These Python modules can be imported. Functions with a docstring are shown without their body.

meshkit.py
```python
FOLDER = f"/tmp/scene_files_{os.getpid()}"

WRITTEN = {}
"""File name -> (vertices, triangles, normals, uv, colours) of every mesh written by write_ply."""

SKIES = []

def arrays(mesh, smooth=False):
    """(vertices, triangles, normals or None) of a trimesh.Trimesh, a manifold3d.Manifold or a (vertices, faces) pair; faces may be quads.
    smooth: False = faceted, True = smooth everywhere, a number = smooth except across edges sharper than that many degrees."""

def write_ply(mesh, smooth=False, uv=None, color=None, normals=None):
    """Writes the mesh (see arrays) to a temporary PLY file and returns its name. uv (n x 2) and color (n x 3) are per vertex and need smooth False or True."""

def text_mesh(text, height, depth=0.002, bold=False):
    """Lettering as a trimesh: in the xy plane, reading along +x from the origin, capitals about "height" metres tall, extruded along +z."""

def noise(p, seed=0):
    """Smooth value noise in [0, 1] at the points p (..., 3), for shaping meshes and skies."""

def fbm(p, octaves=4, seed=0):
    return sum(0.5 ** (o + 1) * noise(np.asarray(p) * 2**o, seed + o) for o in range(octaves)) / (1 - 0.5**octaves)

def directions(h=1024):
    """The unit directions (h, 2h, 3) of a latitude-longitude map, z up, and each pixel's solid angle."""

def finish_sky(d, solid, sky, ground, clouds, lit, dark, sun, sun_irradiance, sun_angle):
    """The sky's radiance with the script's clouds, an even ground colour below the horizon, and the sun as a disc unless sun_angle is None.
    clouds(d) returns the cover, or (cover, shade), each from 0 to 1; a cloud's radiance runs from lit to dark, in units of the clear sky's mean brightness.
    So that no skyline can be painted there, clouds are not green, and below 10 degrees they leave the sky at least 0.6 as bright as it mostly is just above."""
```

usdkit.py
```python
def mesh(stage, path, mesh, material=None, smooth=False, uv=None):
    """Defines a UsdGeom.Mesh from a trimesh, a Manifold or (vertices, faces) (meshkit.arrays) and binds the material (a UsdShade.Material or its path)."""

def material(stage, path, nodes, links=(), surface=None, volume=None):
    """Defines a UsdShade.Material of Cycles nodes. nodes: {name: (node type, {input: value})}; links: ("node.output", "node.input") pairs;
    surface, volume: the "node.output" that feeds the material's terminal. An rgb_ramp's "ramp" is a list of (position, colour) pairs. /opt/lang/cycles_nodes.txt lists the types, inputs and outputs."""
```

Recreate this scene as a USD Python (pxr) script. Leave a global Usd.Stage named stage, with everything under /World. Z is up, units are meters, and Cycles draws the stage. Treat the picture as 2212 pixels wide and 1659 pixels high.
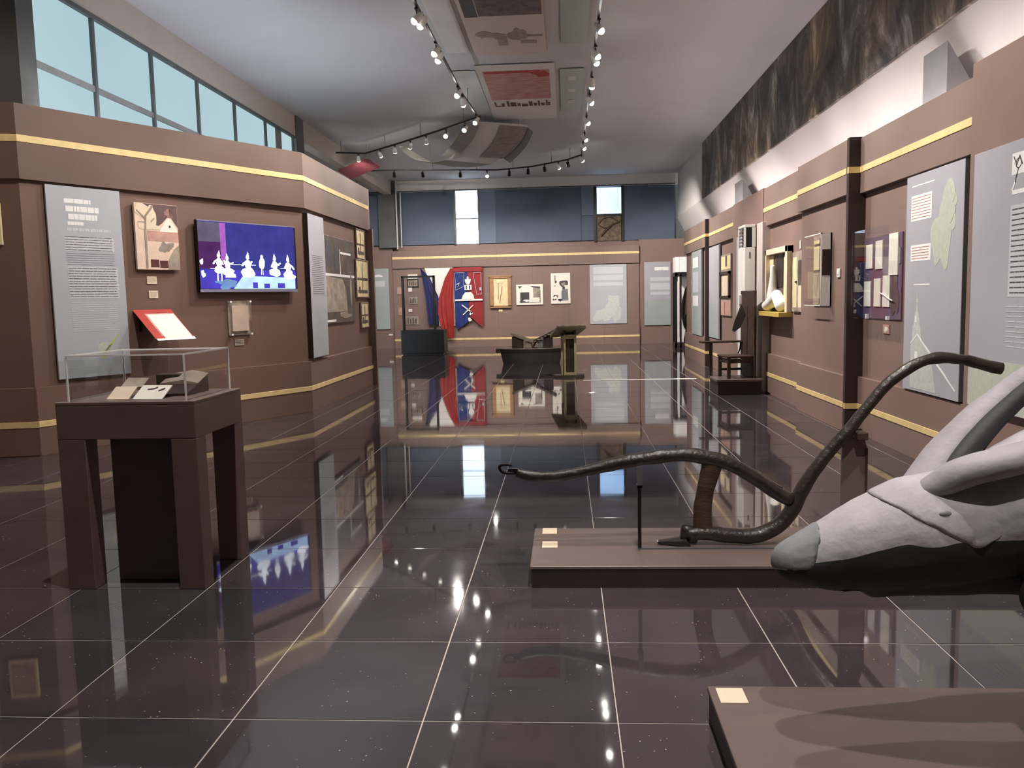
import math, random
import numpy as np, trimesh, manifold3d as m3
from shapely.geometry import Polygon, box as rbox, Point, LineString
from shapely.ops import unary_union
from shapely import affinity
import usdkit, meshkit
from pxr import Usd, UsdGeom, UsdLux, UsdShade, Gf, Sdf

stage = Usd.Stage.CreateInMemory()
UsdGeom.SetStageUpAxis(stage, "Z"); UsdGeom.SetStageMetersPerUnit(stage, 1.0)
stage.SetDefaultPrim(UsdGeom.Xform.Define(stage, "/World").GetPrim())
UsdGeom.Scope.Define(stage, "/World/Looks")
rnd = random.Random(7); rng = np.random.default_rng(7)
EYE = 1.2878

# ------------------------------------------------------------------ camera, sky, lights, exposure
PITCH, YAW, ROLL = (math.radians(a) for a in (5.7378, 3.7310, -1.2896))
fw = np.array([-math.sin(YAW) * math.cos(PITCH), math.cos(YAW) * math.cos(PITCH), -math.sin(PITCH)])
rt = np.array([math.cos(YAW), math.sin(YAW), 0.0]); up = np.cross(rt, fw)
rt, up = math.cos(ROLL) * rt + math.sin(ROLL) * up, -math.sin(ROLL) * rt + math.cos(ROLL) * up
cam = UsdGeom.Camera.Define(stage, "/World/camera")
cam.AddTransformOp().Set(Gf.Matrix4d(*rt, 0, *up, 0, *(-fw), 0, 0, 0, EYE, 1))
cam.CreateHorizontalApertureAttr(36.0); cam.CreateFocalLengthAttr(36.0 * 1807.6 / 2212)
cam.CreateFStopAttr(0.0); cam.CreateFocusDistanceAttr(8.0); cam.CreateClippingRangeAttr((0.05, 200))
cam.CreateExposureAttr(0.7)

sky = UsdLux.DomeLight.Define(stage, "/World/sky"); sky.CreateIntensityAttr(0.8); sky.CreateColorAttr((0.80, 0.93, 1.0))

def aim(pos, to):
    z = np.array(pos, float) - np.array(to, float); z /= np.linalg.norm(z)
    x = np.cross([0, 0, 1.0], z); x = np.array([1.0, 0, 0]) if np.linalg.norm(x) < 1e-6 else x / np.linalg.norm(x)
    y = np.cross(z, x)
    return Gf.Matrix4d(*x, 0, *y, 0, *z, 0, *map(float, pos), 1)

SPOT = 3000.0                     # track spot strength (each lamp's light sits in its builder below)
def spot_light(path, pos, to, power, color=(1.0, 0.93, 0.85), cone=38, soft=0.6):
    l = UsdLux.SphereLight.Define(stage, path); l.AddTransformOp().Set(aim(pos, to))
    l.CreateRadiusAttr(0.035); l.CreateIntensityAttr(power); l.CreateColorAttr(color); l.CreateNormalizeAttr(False)
    s = UsdLux.ShapingAPI.Apply(l.GetPrim()); s.CreateShapingConeAngleAttr(cone); s.CreateShapingConeSoftnessAttr(soft)
    return l

# daylight: the frosted left clerestory and the two open bays of the far blinds; unseen fill tubes added on the partitions
WIN_L, WIN_F, COVE = 0.62, 2.4, 22.0

# ------------------------------------------------------------------ helpers
counts = {}
def fresh(parent, name):
    k = (parent, name); n = counts.get(k, 0); counts[k] = n + 1
    return f"{parent}/{name}" if n == 0 else f"{parent}/{name}_{n:03d}"
def pathof(p): return "/World" if p is None else (p if isinstance(p, str) else str(p.GetPath()))
def obj(name, mesh, mat, parent=None, smooth=False, label=None, kind=None):
    "one mesh; a list of separate pieces becomes one numbered mesh each, unless it is stuff"
    if isinstance(mesh, list) and kind != "stuff": return [obj(name, m, mat, parent, smooth, label, kind) for m in mesh][0]
    if isinstance(mesh, list): mesh = cat(*mesh)
    pr = usdkit.mesh(stage, fresh(pathof(parent), name), mesh, mat, smooth=smooth).GetPrim()
    if label: pr.SetCustomDataByKey("label", label)
    if kind: pr.SetCustomDataByKey("kind", kind)
    return pr
def tag(pr, label, cat_=None, group=None, kind=None):
    for k, v in (("label", label), ("category", cat_), ("group", group), ("kind", kind)):
        if v: pr.SetCustomDataByKey(k, v)
    return pr
def thing(name, label, cat_, loc=(0, 0, 0), rz=0.0, group=None, kind=None):
    x = UsdGeom.Xform.Define(stage, fresh("/World", name))
    x.AddTranslateOp().Set(Gf.Vec3d(*map(float, loc)))
    if rz: x.AddRotateZOp().Set(float(rz))
    return tag(x.GetPrim(), label, cat_, group, kind)
def struct(name, label=None):
    return tag(UsdGeom.Xform.Define(stage, fresh("/World", name)).GetPrim(), label, None, None, "structure")
def cat(*ms): return trimesh.util.concatenate([m for m in ms])
def bx(x0, x1, y0, y1, z0, z1, c=0.0):
    "box, its edges chamfered by c"
    x0, x1 = min(x0, x1), max(x0, x1); y0, y1 = min(y0, y1), max(y0, y1); z0, z1 = min(z0, z1), max(z0, z1)
    if c <= 0:
        m = trimesh.creation.box((x1 - x0, y1 - y0, z1 - z0)); m.apply_translation(((x0 + x1) / 2, (y0 + y1) / 2, (z0 + z1) / 2)); return m
    c = min(c, (x1 - x0) / 3, (y1 - y0) / 3, (z1 - z0) / 3); p = []
    for X, sx in ((x0, 1), (x1, -1)):
        for Yv, sy in ((y0, 1), (y1, -1)):
            for Z, sz in ((z0, 1), (z1, -1)):
                p += [(X + sx * c, Yv + sy * c, Z), (X + sx * c, Yv, Z + sz * c), (X, Yv + sy * c, Z + sz * c)]
    return mf(m3.Manifold.hull_points(np.array(p)))
def mf(m):
    a = m.to_mesh(); return trimesh.Trimesh(np.array(a.vert_properties[:, :3], float), np.array(a.tri_verts), process=False)
def to_m(t): return m3.Manifold(m3.Mesh(np.asarray(t.vertices, np.float32), np.asarray(t.faces, np.uint32)))
def cyl(p, q, r, n=14, r2=None):
    p, q = np.array(p, float), np.array(q, float); d = q - p; L = np.linalg.norm(d); r2 = r if r2 is None else r2
    a = np.arange(n) * 2 * math.pi / n; z = d / L
    x = np.cross(z, [0, 0, 1.0]) if abs(z[2]) < .95 else np.cross(z, [1.0, 0, 0]); x /= np.linalg.norm(x); y = np.cross(z, x)
    ring = np.outer(np.cos(a), x) + np.outer(np.sin(a), y)
    v = np.vstack([p + ring * r, q + ring * r2, [p], [q]]); f = []
    for i in range(n):
        j = (i + 1) % n; f += [(i, j, n + j), (i, n + j, n + i), (2 * n, j, i), (2 * n + 1, n + i, n + j)]
    return trimesh.Trimesh(v, f, process=False)
def spline(pts, n):
    from scipy.interpolate import CubicSpline
    pts = np.array(pts, float); d = np.r_[0, np.cumsum(np.linalg.norm(np.diff(pts[:, :3], axis=0), axis=1))]
    return CubicSpline(d, pts)(np.linspace(0, d[-1], n))
def tube(pts, radii, n=12, wob=0.0, seed=0):
    "swept tube, elliptical when a radius is a pair"
    P = np.array(pts, float); k = len(P); T = np.gradient(P, axis=0); T /= np.linalg.norm(T, axis=1)[:, None]
    ref = np.array([0, 1.0, 0]); V = []
    a = np.arange(n) * 2 * math.pi / n
    for i in range(k):
        s = np.cross(ref, T[i]); s = s / max(np.linalg.norm(s), 1e-9); u = np.cross(T[i], s)
        r = radii[i]; ra, rb = (r if np.ndim(r) else (r, r))
        V.append(P[i] + np.outer(np.cos(a) * ra, s) + np.outer(np.sin(a) * rb, u))
    V = np.vstack(V)
    if wob:
        V = V + (meshkit.fbm(V * 14, 3, seed)[:, None] - .5) * wob * np.repeat(T, n, 0)[:, [2, 1, 0]] + (meshkit.fbm(V * 9 + 5, 3, seed + 3)[:, None] - .5) * wob * np.array([0, .7, 1.0])
    f = []
    for i in range(k - 1):
        for j in range(n):
            j2 = (j + 1) % n; f += [(i * n + j, i * n + j2, (i + 1) * n + j2), (i * n + j, (i + 1) * n + j2, (i + 1) * n + j)]
    V = np.vstack([V, P[:1], P[-1:]])
    for j in range(n):
        j2 = (j + 1) % n; f += [(k * n, j2, j), (k * n + 1, (k - 1) * n + j, (k - 1) * n + j2)]
    m = trimesh.Trimesh(V, f, process=False)
    if m.volume < 0: m.invert()
    return m
def flat(shape, y, th=0.0012):
    "a shape of the (x, z) plane as a thin print, its face at local y = y (towards the room is -y)"
    g = [q for q in (shape.geoms if hasattr(shape, "geoms") else [shape]) if q.area > 1e-7]
    ms = [trimesh.creation.extrude_polygon(q, th, engine="earcut") for q in g]
    m = cat(*ms); v = np.array(m.vertices); m.vertices = np.c_[v[:, 0], y + th - v[:, 2], v[:, 1]]
    return m
def sbox(x0, x1, z0, z1): return rbox(x0, z0, x1, z1)
def poly(*pts): return Polygon(pts).buffer(0)
def lin(c):
    c = np.array(c, float) / 255.0
    return tuple(np.where(c <= .04045, c / 12.92, ((c + .055) / 1.055) ** 2.4))

# ------------------------------------------------------------------ materials
def mat(name, col, rough=0.6, var=0.12, scale=6.0, bump=0.0, bscale=60.0, metal=0.0, spec=0.5, col2=None, coat=0.0, stretch=None, space="position"):
    c = lin(col); d = lin(col2) if col2 is not None else tuple(max(0, v * (1 - 1.6 * var)) for v in c)
    e = c if col2 is not None else tuple(min(1, v * (1 + var)) for v in c)
    nodes = {"g": ("geometry", {}), "tc": ("texture_coordinate", {}), "mp": ("mapping", {"scale": stretch or (1, 1, 1)}),
             "n": ("noise_texture", {"scale": scale, "detail": 5.0, "roughness": 0.6}),
             "r": ("rgb_ramp", {"ramp": [(0.25, d), (0.75, e)]}),
             "p": ("principled_bsdf", {"roughness": rough, "metallic": metal, "specular_ior_level": spec, "coat_weight": coat})}
    links = [("g.position" if space == "position" else "tc.object", "mp.vector"), ("mp.vector", "n.vector"), ("n.fac", "r.fac"), ("r.color", "p.base_color")]
    if bump:
        nodes["bn"] = ("noise_texture", {"scale": bscale, "detail": 4.0}); nodes["b"] = ("bump", {"strength": bump, "distance": 0.01})
        links += [("mp.vector", "bn.vector"), ("bn.fac", "b.height"), ("b.normal", "p.normal")]
    return usdkit.material(stage, f"/World/Looks/{name}", nodes, links, surface="p.BSDF")
def glow(name, col, strength, col2=None, scale=2.0):
    c = lin(col); d = lin(col2) if col2 is not None else c
    return usdkit.material(stage, f"/World/Looks/{name}", {"g": ("geometry", {}), "n": ("noise_texture", {"scale": scale, "detail": 3.0}),
        "r": ("rgb_ramp", {"ramp": [(0.3, d), (0.7, c)]}), "e": ("emission", {"strength": strength})},
        [("g.position", "n.vector"), ("n.fac", "r.fac"), ("r.color", "e.color")], surface="e.emission")
def pane(name, tint, top=.32):
    return usdkit.material(stage, f"/World/Looks/{name}", {"t": ("transparent_bsdf", {"color": tint}), "g": ("glossy_bsdf", {"roughness": 0.0, "color": (1, 1, 1)}),
        "f": ("layer_weight", {"blend": .5}), "r": ("rgb_ramp", {"ramp": [(0, (.03,) * 3), (.6, (.05,) * 3), (.85, (.14,) * 3), (1, (top,) * 3)]}), "m": ("mix_closure", {})},
        [("f.facing", "r.fac"), ("r.color", "m.fac"), ("t.BSDF", "m.closure1"), ("g.BSDF", "m.closure2")], surface="m.closure")

M = {}
M["brown"] = mat("brown_paint", (138, 113, 105), .62, .06, 1.3, .05, 220)
M["brown2"] = mat("brown_paint_frieze", (133, 111, 103), .62, .05, 1.7, .05, 220)
M["brownL"] = mat("brown_paint_dimmed", (120, 92, 81), .62, .06, 1.3, .05, 220); M["brown2L"] = mat("brown_paint_frieze_dimmed", (112, 88, 79), .62, .05, 1.7, .05, 220)  # same brown made darker and redder, for the weaker light on the left
M["gold"] = mat("gold_strip", (240, 212, 152), .42, .08, 9, .04, 160)
M["gray"] = mat("panel_grey", (182, 185, 193), .55, .03, 2.0)
M["graygreen"] = mat("panel_grey_green", (168, 176, 177), .5, .05, 2.0)
M["lilac"] = mat("panel_lilac_grey", (178, 176, 186), .5, .04, 2.0)
M["white"] = mat("print_white", (244, 243, 243), .6, .03, 30)
M["paper"] = mat("paper_cream", (233, 214, 190), .7, .05, 25)
M["paperw"] = mat("paper_white", (246, 240, 228), .7, .03, 25)
M["ink"] = mat("print_ink", (84, 80, 84), .6, .2, 60)
M["inkl"] = mat("print_ink_pale", (150, 150, 164), .6, .1, 60)
M["inkw"] = mat("print_pale_lines", (206, 206, 214), .6, .06, 60)
M["ceil"] = mat("ceiling_paint", (202, 201, 203), .85, .035, .5, .03, 40)
M["wallwhite"] = mat("white_plaster", (218, 214, 210), .8, .03, .8, .03, 60)
M["beige"] = mat("beige_plaster", (186, 176, 165), .8, .04, 1, .03, 60)
M["dkgray"] = mat("column_dark_grey", (92, 95, 95), .7, .2, 2.2, .08, 50)
M["midgray"] = mat("column_mid_grey", (128, 128, 130), .7, .1, 5, .06, 50)
M["blind"] = mat("blue_grey_blind", (88, 100, 119), .7, .1, .8)
M["blind2"] = mat("blue_grey_blind_light", (108, 122, 144), .7, .08, .8)
M["black"] = mat("black_metal", (20, 18, 19), .4, .2, 12)
M["tablebr"] = mat("table_brown_laminate", (122, 100, 94), .45, .14, 3, .03, 90)
M["darkbrown"] = mat("dark_brown_laminate", (60, 46, 43), .45, .16, 3, .03, 90)
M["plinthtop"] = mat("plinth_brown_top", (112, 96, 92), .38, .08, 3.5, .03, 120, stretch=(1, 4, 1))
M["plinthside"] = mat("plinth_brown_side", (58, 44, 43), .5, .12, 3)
M["wood"] = mat("old_dark_wood", (84, 63, 50), .5, .35, 9, .35, 45, stretch=(1, 1, 3), col2=(44, 33, 26))
M["woodb"] = mat("weathered_beam_wood", (58, 48, 42), .38, .3, 12, .5, 38, col2=(26, 21, 19), coat=.25)
M["olive"] = mat("olive_painted_wood", (178, 166, 134), .5, .18, 8, .15, 60)
M["olived"] = mat("dark_olive_wood", (62, 52, 34), .5, .3, 8, .15, 60)
M["boatdk"] = mat("dark_boat_wood", (66, 62, 58), .5, .25, 5, .2, 50)
M["oldgrey"] = mat("weathered_grey_wood", (150, 138, 122), .7, .25, 14, .3, 60)
M["iron"] = mat("rusty_iron", (38, 33, 34), .45, .3, 30, .2, 90, metal=.6)
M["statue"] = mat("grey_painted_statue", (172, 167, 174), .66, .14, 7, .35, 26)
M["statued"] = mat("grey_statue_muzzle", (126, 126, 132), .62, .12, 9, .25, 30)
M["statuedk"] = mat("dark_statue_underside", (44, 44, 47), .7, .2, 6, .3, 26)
M["horn"] = mat("grey_statue_horn", (160, 155, 162), .6, .16, 6, .3, 30)
M["red"] = mat("red_cloth", (150, 42, 48), .75, .12, 5)
M["redor"] = mat("red_orange_curtain", (170, 52, 48), .75, .14, 4)
M["navy"] = mat("navy_cloth", (44, 48, 104), .75, .18, 5)
M["blue"] = mat("blue_flag_cloth", (36, 54, 122), .75, .18, 5)
M["whitecl"] = mat("white_backdrop", (246, 242, 236), .8, .02, 2)
M["maroon"] = mat("maroon_card", (138, 66, 74), .6, .12, 6)
M["acwhite"] = mat("white_plastic", (240, 238, 232), .35, .02, 4)
M["palewall"] = mat("pale_pilaster_paint", (206, 194, 190), .6, .04, 3)
M["yellow"] = mat("yellow_ledge", (206, 180, 92), .5, .1, 8)
M["photodk"] = mat("sepia_photo_dark", (112, 98, 84), .5, .45, 5.5, col2=(60, 52, 46))
M["photolt"] = mat("sepia_photo_light", (196, 182, 166), .5, .3, 7, col2=(120, 106, 94))
M["photocr"] = mat("sepia_photo_cream", (240, 222, 176), .5, .12, 9)
M["rose"] = mat("rose_sepia", (206, 160, 146), .55, .2, 9)
M["mauve"] = mat("mauve_brown", (104, 80, 80), .55, .15, 6)
M["skin"] = mat("pink_cream_print", (236, 208, 190), .55, .1, 10)
M["redbook"] = mat("red_board", (190, 66, 58), .42, .12, 6)
M["green"] = mat("yellow_green_print", (190, 200, 76), .55, .2, 18)
M["treepr"] = mat("pale_green_tree_print", (200, 206, 184), .55, .1, 30, col2=(182, 188, 182))
M["chpr"] = mat("pale_church_print", (214, 216, 210), .55, .1, 30, col2=(188, 190, 190))
M["oak"] = mat("light_oak_frame", (176, 132, 92), .5, .15, 10, .05, 80)
M["greenglass"] = mat("green_grey_sheet", (182, 190, 184), .5, .05, 2)
M["sheetw"] = mat("white_paper_sheet", (222, 217, 214), .7, .03, 2)
M["sheetb"] = mat("beige_paper_sheet", (208, 194, 186), .7, .05, 2.5)
M["sheetg"] = mat("grey_paper_sheet", (150, 146, 140), .7, .08, 2)
M["sketch"] = mat("brown_sketch_ink", (138, 122, 108), .7, .2, 14, col2=(170, 156, 144))
M["slate"] = mat("print_slate", (78, 76, 80), .6, .3, 3)
M["mountain"] = mat("print_mountain", (128, 114, 112), .6, .5, 9, col2=(62, 58, 54))
M["redscene"] = mat("print_red_scene", (172, 84, 88), .6, .5, 8, col2=(204, 168, 158), stretch=(.6, 2.2, 1))
M["redsky"] = mat("print_red_sky", (176, 48, 44), .6, .2, 8)
M["inkred"] = mat("print_dark_red_ink", (92, 46, 50), .6, .2, 14)
M["grout"] = mat("tile_grout", (188, 178, 172), .8, .12, 8)
M["stonepr"] = mat("rough_stone_panel", (150, 132, 112), .9, .4, 9, .8, 22, col2=(70, 56, 44))
M["tape"] = mat("white_tape", (240, 236, 228), .6, .03, 8)
M["steel"] = mat("grey_steel", (120, 120, 124), .35, .1, 12, metal=.6)
M["screenblk"] = mat("tv_black", (14, 14, 20), .25, .1, 12)
M["bezel"] = mat("tv_bezel_silver", (150, 150, 176), .3, .05, 12, metal=.3)
M["glass"] = pane("clear_acrylic", (.96, .965, .97))
M["acredge"] = mat("acrylic_edge", (252, 250, 248), .2, .02, 10)
M["bulb"] = glow("lamp_bulb", (255, 250, 240), 22.0)
M["winl"] = glow("frosted_daylight", (186, 214, 219), WIN_L, (172, 200, 208), .35)
M["winf"] = glow("far_daylight", (206, 228, 255), WIN_F, (222, 238, 255), .8)
M["winf2"] = glow("far_daylight_blue", (150, 190, 240), 1.6, (176, 208, 248), .8)
M["cove"] = glow("cove_fill_tube", (255, 240, 240), COVE); M["covel"] = glow("cove_fill_tube_cool", (232, 240, 255), COVE * 1.35)
SCR = 0.9
for k, c, s_ in (("tv_navy", (58, 58, 132), 1), ("tv_grey", (96, 90, 110), 1), ("tv_plum", (78, 40, 92), 1), ("tv_pink", (160, 92, 178), 1.1),
                 ("tv_stage", (70, 60, 170), 1.1), ("tv_white", (236, 244, 255), 1.5), ("tv_ice", (176, 206, 250), 1.2), ("tv_teal", (110, 140, 190), 1)):
    M[k] = glow(k, c, SCR * s_, tuple(v * .86 for v in c), 7)

def brushed_wall():
    "the dark weathered slab above the right partition: blackish, streaked downwards with grey and brown"
    return usdkit.material(stage, "/World/Looks/dark_weathered_slab", {
        "g": ("geometry", {}), "mp": ("mapping", {"scale": (1, 1.0, .62)}), "n": ("noise_texture", {"scale": 1.5, "detail": 11.0, "roughness": .7, "distortion": .9}),
        "r": ("rgb_ramp", {"ramp": [(.34, lin((58, 53, 50))), (.47, lin((100, 93, 86))), (.56, lin((146, 136, 124))), (.66, lin((226, 216, 206)))]}),
        "mp2": ("mapping", {"scale": (1, 1, 1)}), "n2": ("noise_texture", {"scale": .9, "detail": 4.0}), "r2": ("rgb_ramp", {"ramp": [(.35, lin((188, 198, 212))), (.65, lin((244, 232, 206)))]}),
        "m": ("mix", {"mix_type": "multiply", "fac": .85}), "b": ("bump", {"strength": .6, "distance": .02}), "p": ("principled_bsdf", {"roughness": .72})},
        [("g.position", "mp.vector"), ("mp.vector", "n.vector"), ("n.fac", "r.fac"), ("g.position", "n2.vector"), ("n2.fac", "r2.fac"), ("r.color", "m.color1"), ("r2.color", "m.color2"),
         ("m.color", "p.base_color"), ("n.fac", "b.height"), ("b.normal", "p.normal")], surface="p.BSDF")
M["slab"] = brushed_wall()
def tile_mat(name, c1, c2):
    "polished dark granite: mottled near-black with pale flecks"
    return usdkit.material(stage, f"/World/Looks/{name}", {
        "g": ("geometry", {}), "n": ("noise_texture", {"scale": 3.0, "detail": 6.0}), "r": ("rgb_ramp", {"ramp": [(.3, lin(c1)), (.7, lin(c2))]}),
        "v": ("voronoi_texture", {"scale": 34.0}), "rv": ("rgb_ramp", {"ramp": [(0.0, (.75, .68, .55)), (.07, (.4, .36, .3)), (.1, (0, 0, 0))]}),
        "vn": ("noise_texture", {"scale": 5.0, "detail": 3.0}), "rn": ("rgb_ramp", {"ramp": [(.48, (0, 0, 0)), (.62, (1, 1, 1))]}),
        "mm": ("mix", {"mix_type": "multiply", "fac": 1.0}), "a": ("mix", {"mix_type": "add", "fac": 1.0}),
        "rb": ("rgb_ramp", {"ramp": [(.35, (.02,) * 3), (.7, (.06,) * 3)]}), "p": ("principled_bsdf", {"ior": 1.6, "specular_ior_level": .5})},
        [("g.position", "n.vector"), ("n.fac", "r.fac"), ("g.position", "v.vector"), ("v.distance", "rv.fac"), ("g.position", "vn.vector"), ("vn.fac", "rn.fac"),
         ("rv.color", "mm.color1"), ("rn.color", "mm.color2"), ("r.color", "a.color1"), ("mm.color", "a.color2"), ("a.color", "p.base_color"),
         ("n.fac", "rb.fac"), ("rb.color", "p.roughness")], surface="p.BSDF")
TILES = [tile_mat("dark_tile_a", (58, 52, 55), (70, 63, 66)), tile_mat("dark_tile_b", (62, 55, 57), (74, 66, 68)), tile_mat("dark_tile_c", (55, 51, 55), (67, 62, 66))]

# ------------------------------------------------------------------ frames of the walls: local x runs to the viewer's right, local y into the wall
L2o, L2a = np.array([-4.70, 7.10]), 59.98
def fr(kind, u, z):
    "location and turn of the point u along a wall, height z"
    if kind == "L2": d = np.array([math.cos(math.radians(L2a)), math.sin(math.radians(L2a))]); p = L2o + d * u; return (p[0], p[1], z), L2a
    if kind == "L3": return (-3.10, u, z), 90.0
    if kind[0] == "R": return (float(kind[1:]), u, z), -90.0           # u = world y
    return (u, 23.40, z), 0.0                                            # far wall, u = world x
def on(kind, u0, u1, z0, name, label, cat_, group=None):
    "a thing hung on a wall, its origin at the middle of its lower edge; returns (prim, half width)"
    loc, rz = fr(kind, (u0 + u1) / 2, z0); a = math.radians(rz); loc = (loc[0] + .0016 * math.sin(a), loc[1] - .0016 * math.cos(a), loc[2])
    return thing(name, label, cat_, loc, rz, group), abs(u1 - u0) / 2

# ------------------------------------------------------------------ the room shell
H = 4.64
def placed(m, loc, rz):
    m = m.copy(); m.apply_transform(trimesh.transformations.rotation_matrix(math.radians(rz), [0, 0, 1])); m.apply_translation(loc); return m
# floor: a bed of pale grout, and the tiles on it
fl = struct("floor", "floor of polished dark stone tiles with pale grout lines")
obj("grout_bed", bx(-6.2, 3.9, -6.2, 24.0, -.10, -.0016), M["grout"], fl)
TX, TY, TS, GAP = -1.05886, 2.44519, .6, .0042
def in_view(x, y):
    d = np.array([x, y, -EYE]); c = d @ fw
    return c > .3 and abs((d @ rt) / c) < .633 and abs((d @ up) / c) < .48
def tile(i, j):
    x0, y0 = TX + i * TS + GAP / 2, TY + j * TS + GAP / 2; x1, y1 = x0 + TS - GAP, y0 + TS - GAP; c = .0015
    r = random.Random(i * 911 + j * 37); t = [r.uniform(-.00012, .00012) for _ in range(4)]
    v = [(x0, y0, -.008), (x1, y0, -.008), (x1, y1, -.008), (x0, y1, -.008), (x0, y0, -c), (x1, y0, -c), (x1, y1, -c), (x0, y1, -c),
         (x0 + c, y0 + c, t[0]), (x1 - c, y0 + c, t[1]), (x1 - c, y1 - c, t[1] + t[3] - t[0]), (x0 + c, y1 - c, t[3])]
    f = []
    for a in (0, 4):
        for k in range(4):
            k2 = (k + 1) % 4; f += [(a + k, a + k2, a + 4 + k2), (a + k, a + 4 + k2, a + 4 + k)]
    f += [(8, 9, 10), (8, 10, 11)]
    return trimesh.Trimesh(v, f, process=False)
near, rest = [], []
for j in range(-14, 36):
    for i in range(-9, 8):
        xc, yc = TX + (i + .5) * TS, TY + (j + .5) * TS
        if not (-6.1 < xc < 3.8 and -6 < yc < 23.9): continue
        seen = any(in_view(xc + a, yc + b) for a in (-.3, 0, .3) for b in (-.3, 0, .3)) and -4.75 < xc < 2.9 and not (xc < -3.3 and yc > 9.4) and not (yc - 7.1 > (xc + 4.7) * 1.73 + .7 and xc < -3)
        (near if seen and yc < 13.2 else rest).append((i, j))
near.sort(key=lambda q: q[1])
for k, (i, j) in enumerate(near[:300]): obj("tile", tile(i, j), TILES[(i * 5 + j * 3 + (i * j) % 2) % 3], fl)
obj("far_tiles", [tile(i, j) for i, j in rest + near[300:]], TILES[0], fl, kind="stuff", label="the far and outer tiles of the same dark floor")

ce = obj("ceiling", bx(-6.2, 3.9, -6.2, 24.0, H, H + .12), M["ceil"]); tag(ce, "smooth grey-white ceiling over the gallery", kind="structure")

def wall_run(wall, kind, u0, u1, top, fz0, s0, s1, bz1, b0, b1, pro=.05, step=1.22, thick=.10, strip=True, main="brown", fz="brown2", x0=0.0, x1=0.0):
    "a partition: main panels, a frieze that stands proud, gold strips and a plinth"
    loc, rz = fr(kind, 0, 0)
    if kind[0] == "R": u0, u1 = -u1, -u0
    n = max(1, round((u1 - u0) / step)); e = np.linspace(u0, u1, n + 1); g = .0007
    for k in range(n):
        a, b = e[k] + (g if k else 0), e[k + 1] - (g if k < n - 1 else 0)
        c, d = a - (x0 if k == 0 else 0), b + (x1 if k == n - 1 else 0)
        obj("wall_panel", placed(bx(a, b, 0, thick, bz1 - .02, fz0 + .02, .0006), loc, rz), M[main], wall)
        obj("frieze_panel", placed(bx(c, d, -pro, thick + .002, fz0, top, .0012), loc, rz), M[fz], wall)
        obj("plinth_panel", placed(bx(c, d, -pro * .8, thick + .002, 0.0, bz1, .0012), loc, rz), M[main], wall)
        if strip:
            obj("gold_strip", placed(bx(c, d, -pro - .006, -pro + .01, s0, s1, .002), loc, rz), M["gold"], wall)
            obj("gold_strip", placed(bx(c, d, -pro * .8 - .006, -pro * .8 + .01, b0, b1, .002), loc, rz), M["gold"], wall)
wl = struct("wall_left", "left brown display partition with gold strips")
LS = dict(main="brownL", fz="brown2L", top=3.06, fz0=2.42, s0=2.735, s1=2.795, bz1=.61, b0=.255, b1=.31)
wall_run(wl, "L2", 0.0, 3.198, **LS, step=4, x0=.022, x1=.0145)
wall_run(wl, "L3", 9.87, 13.12, **LS, step=4, x0=.0145)
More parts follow.
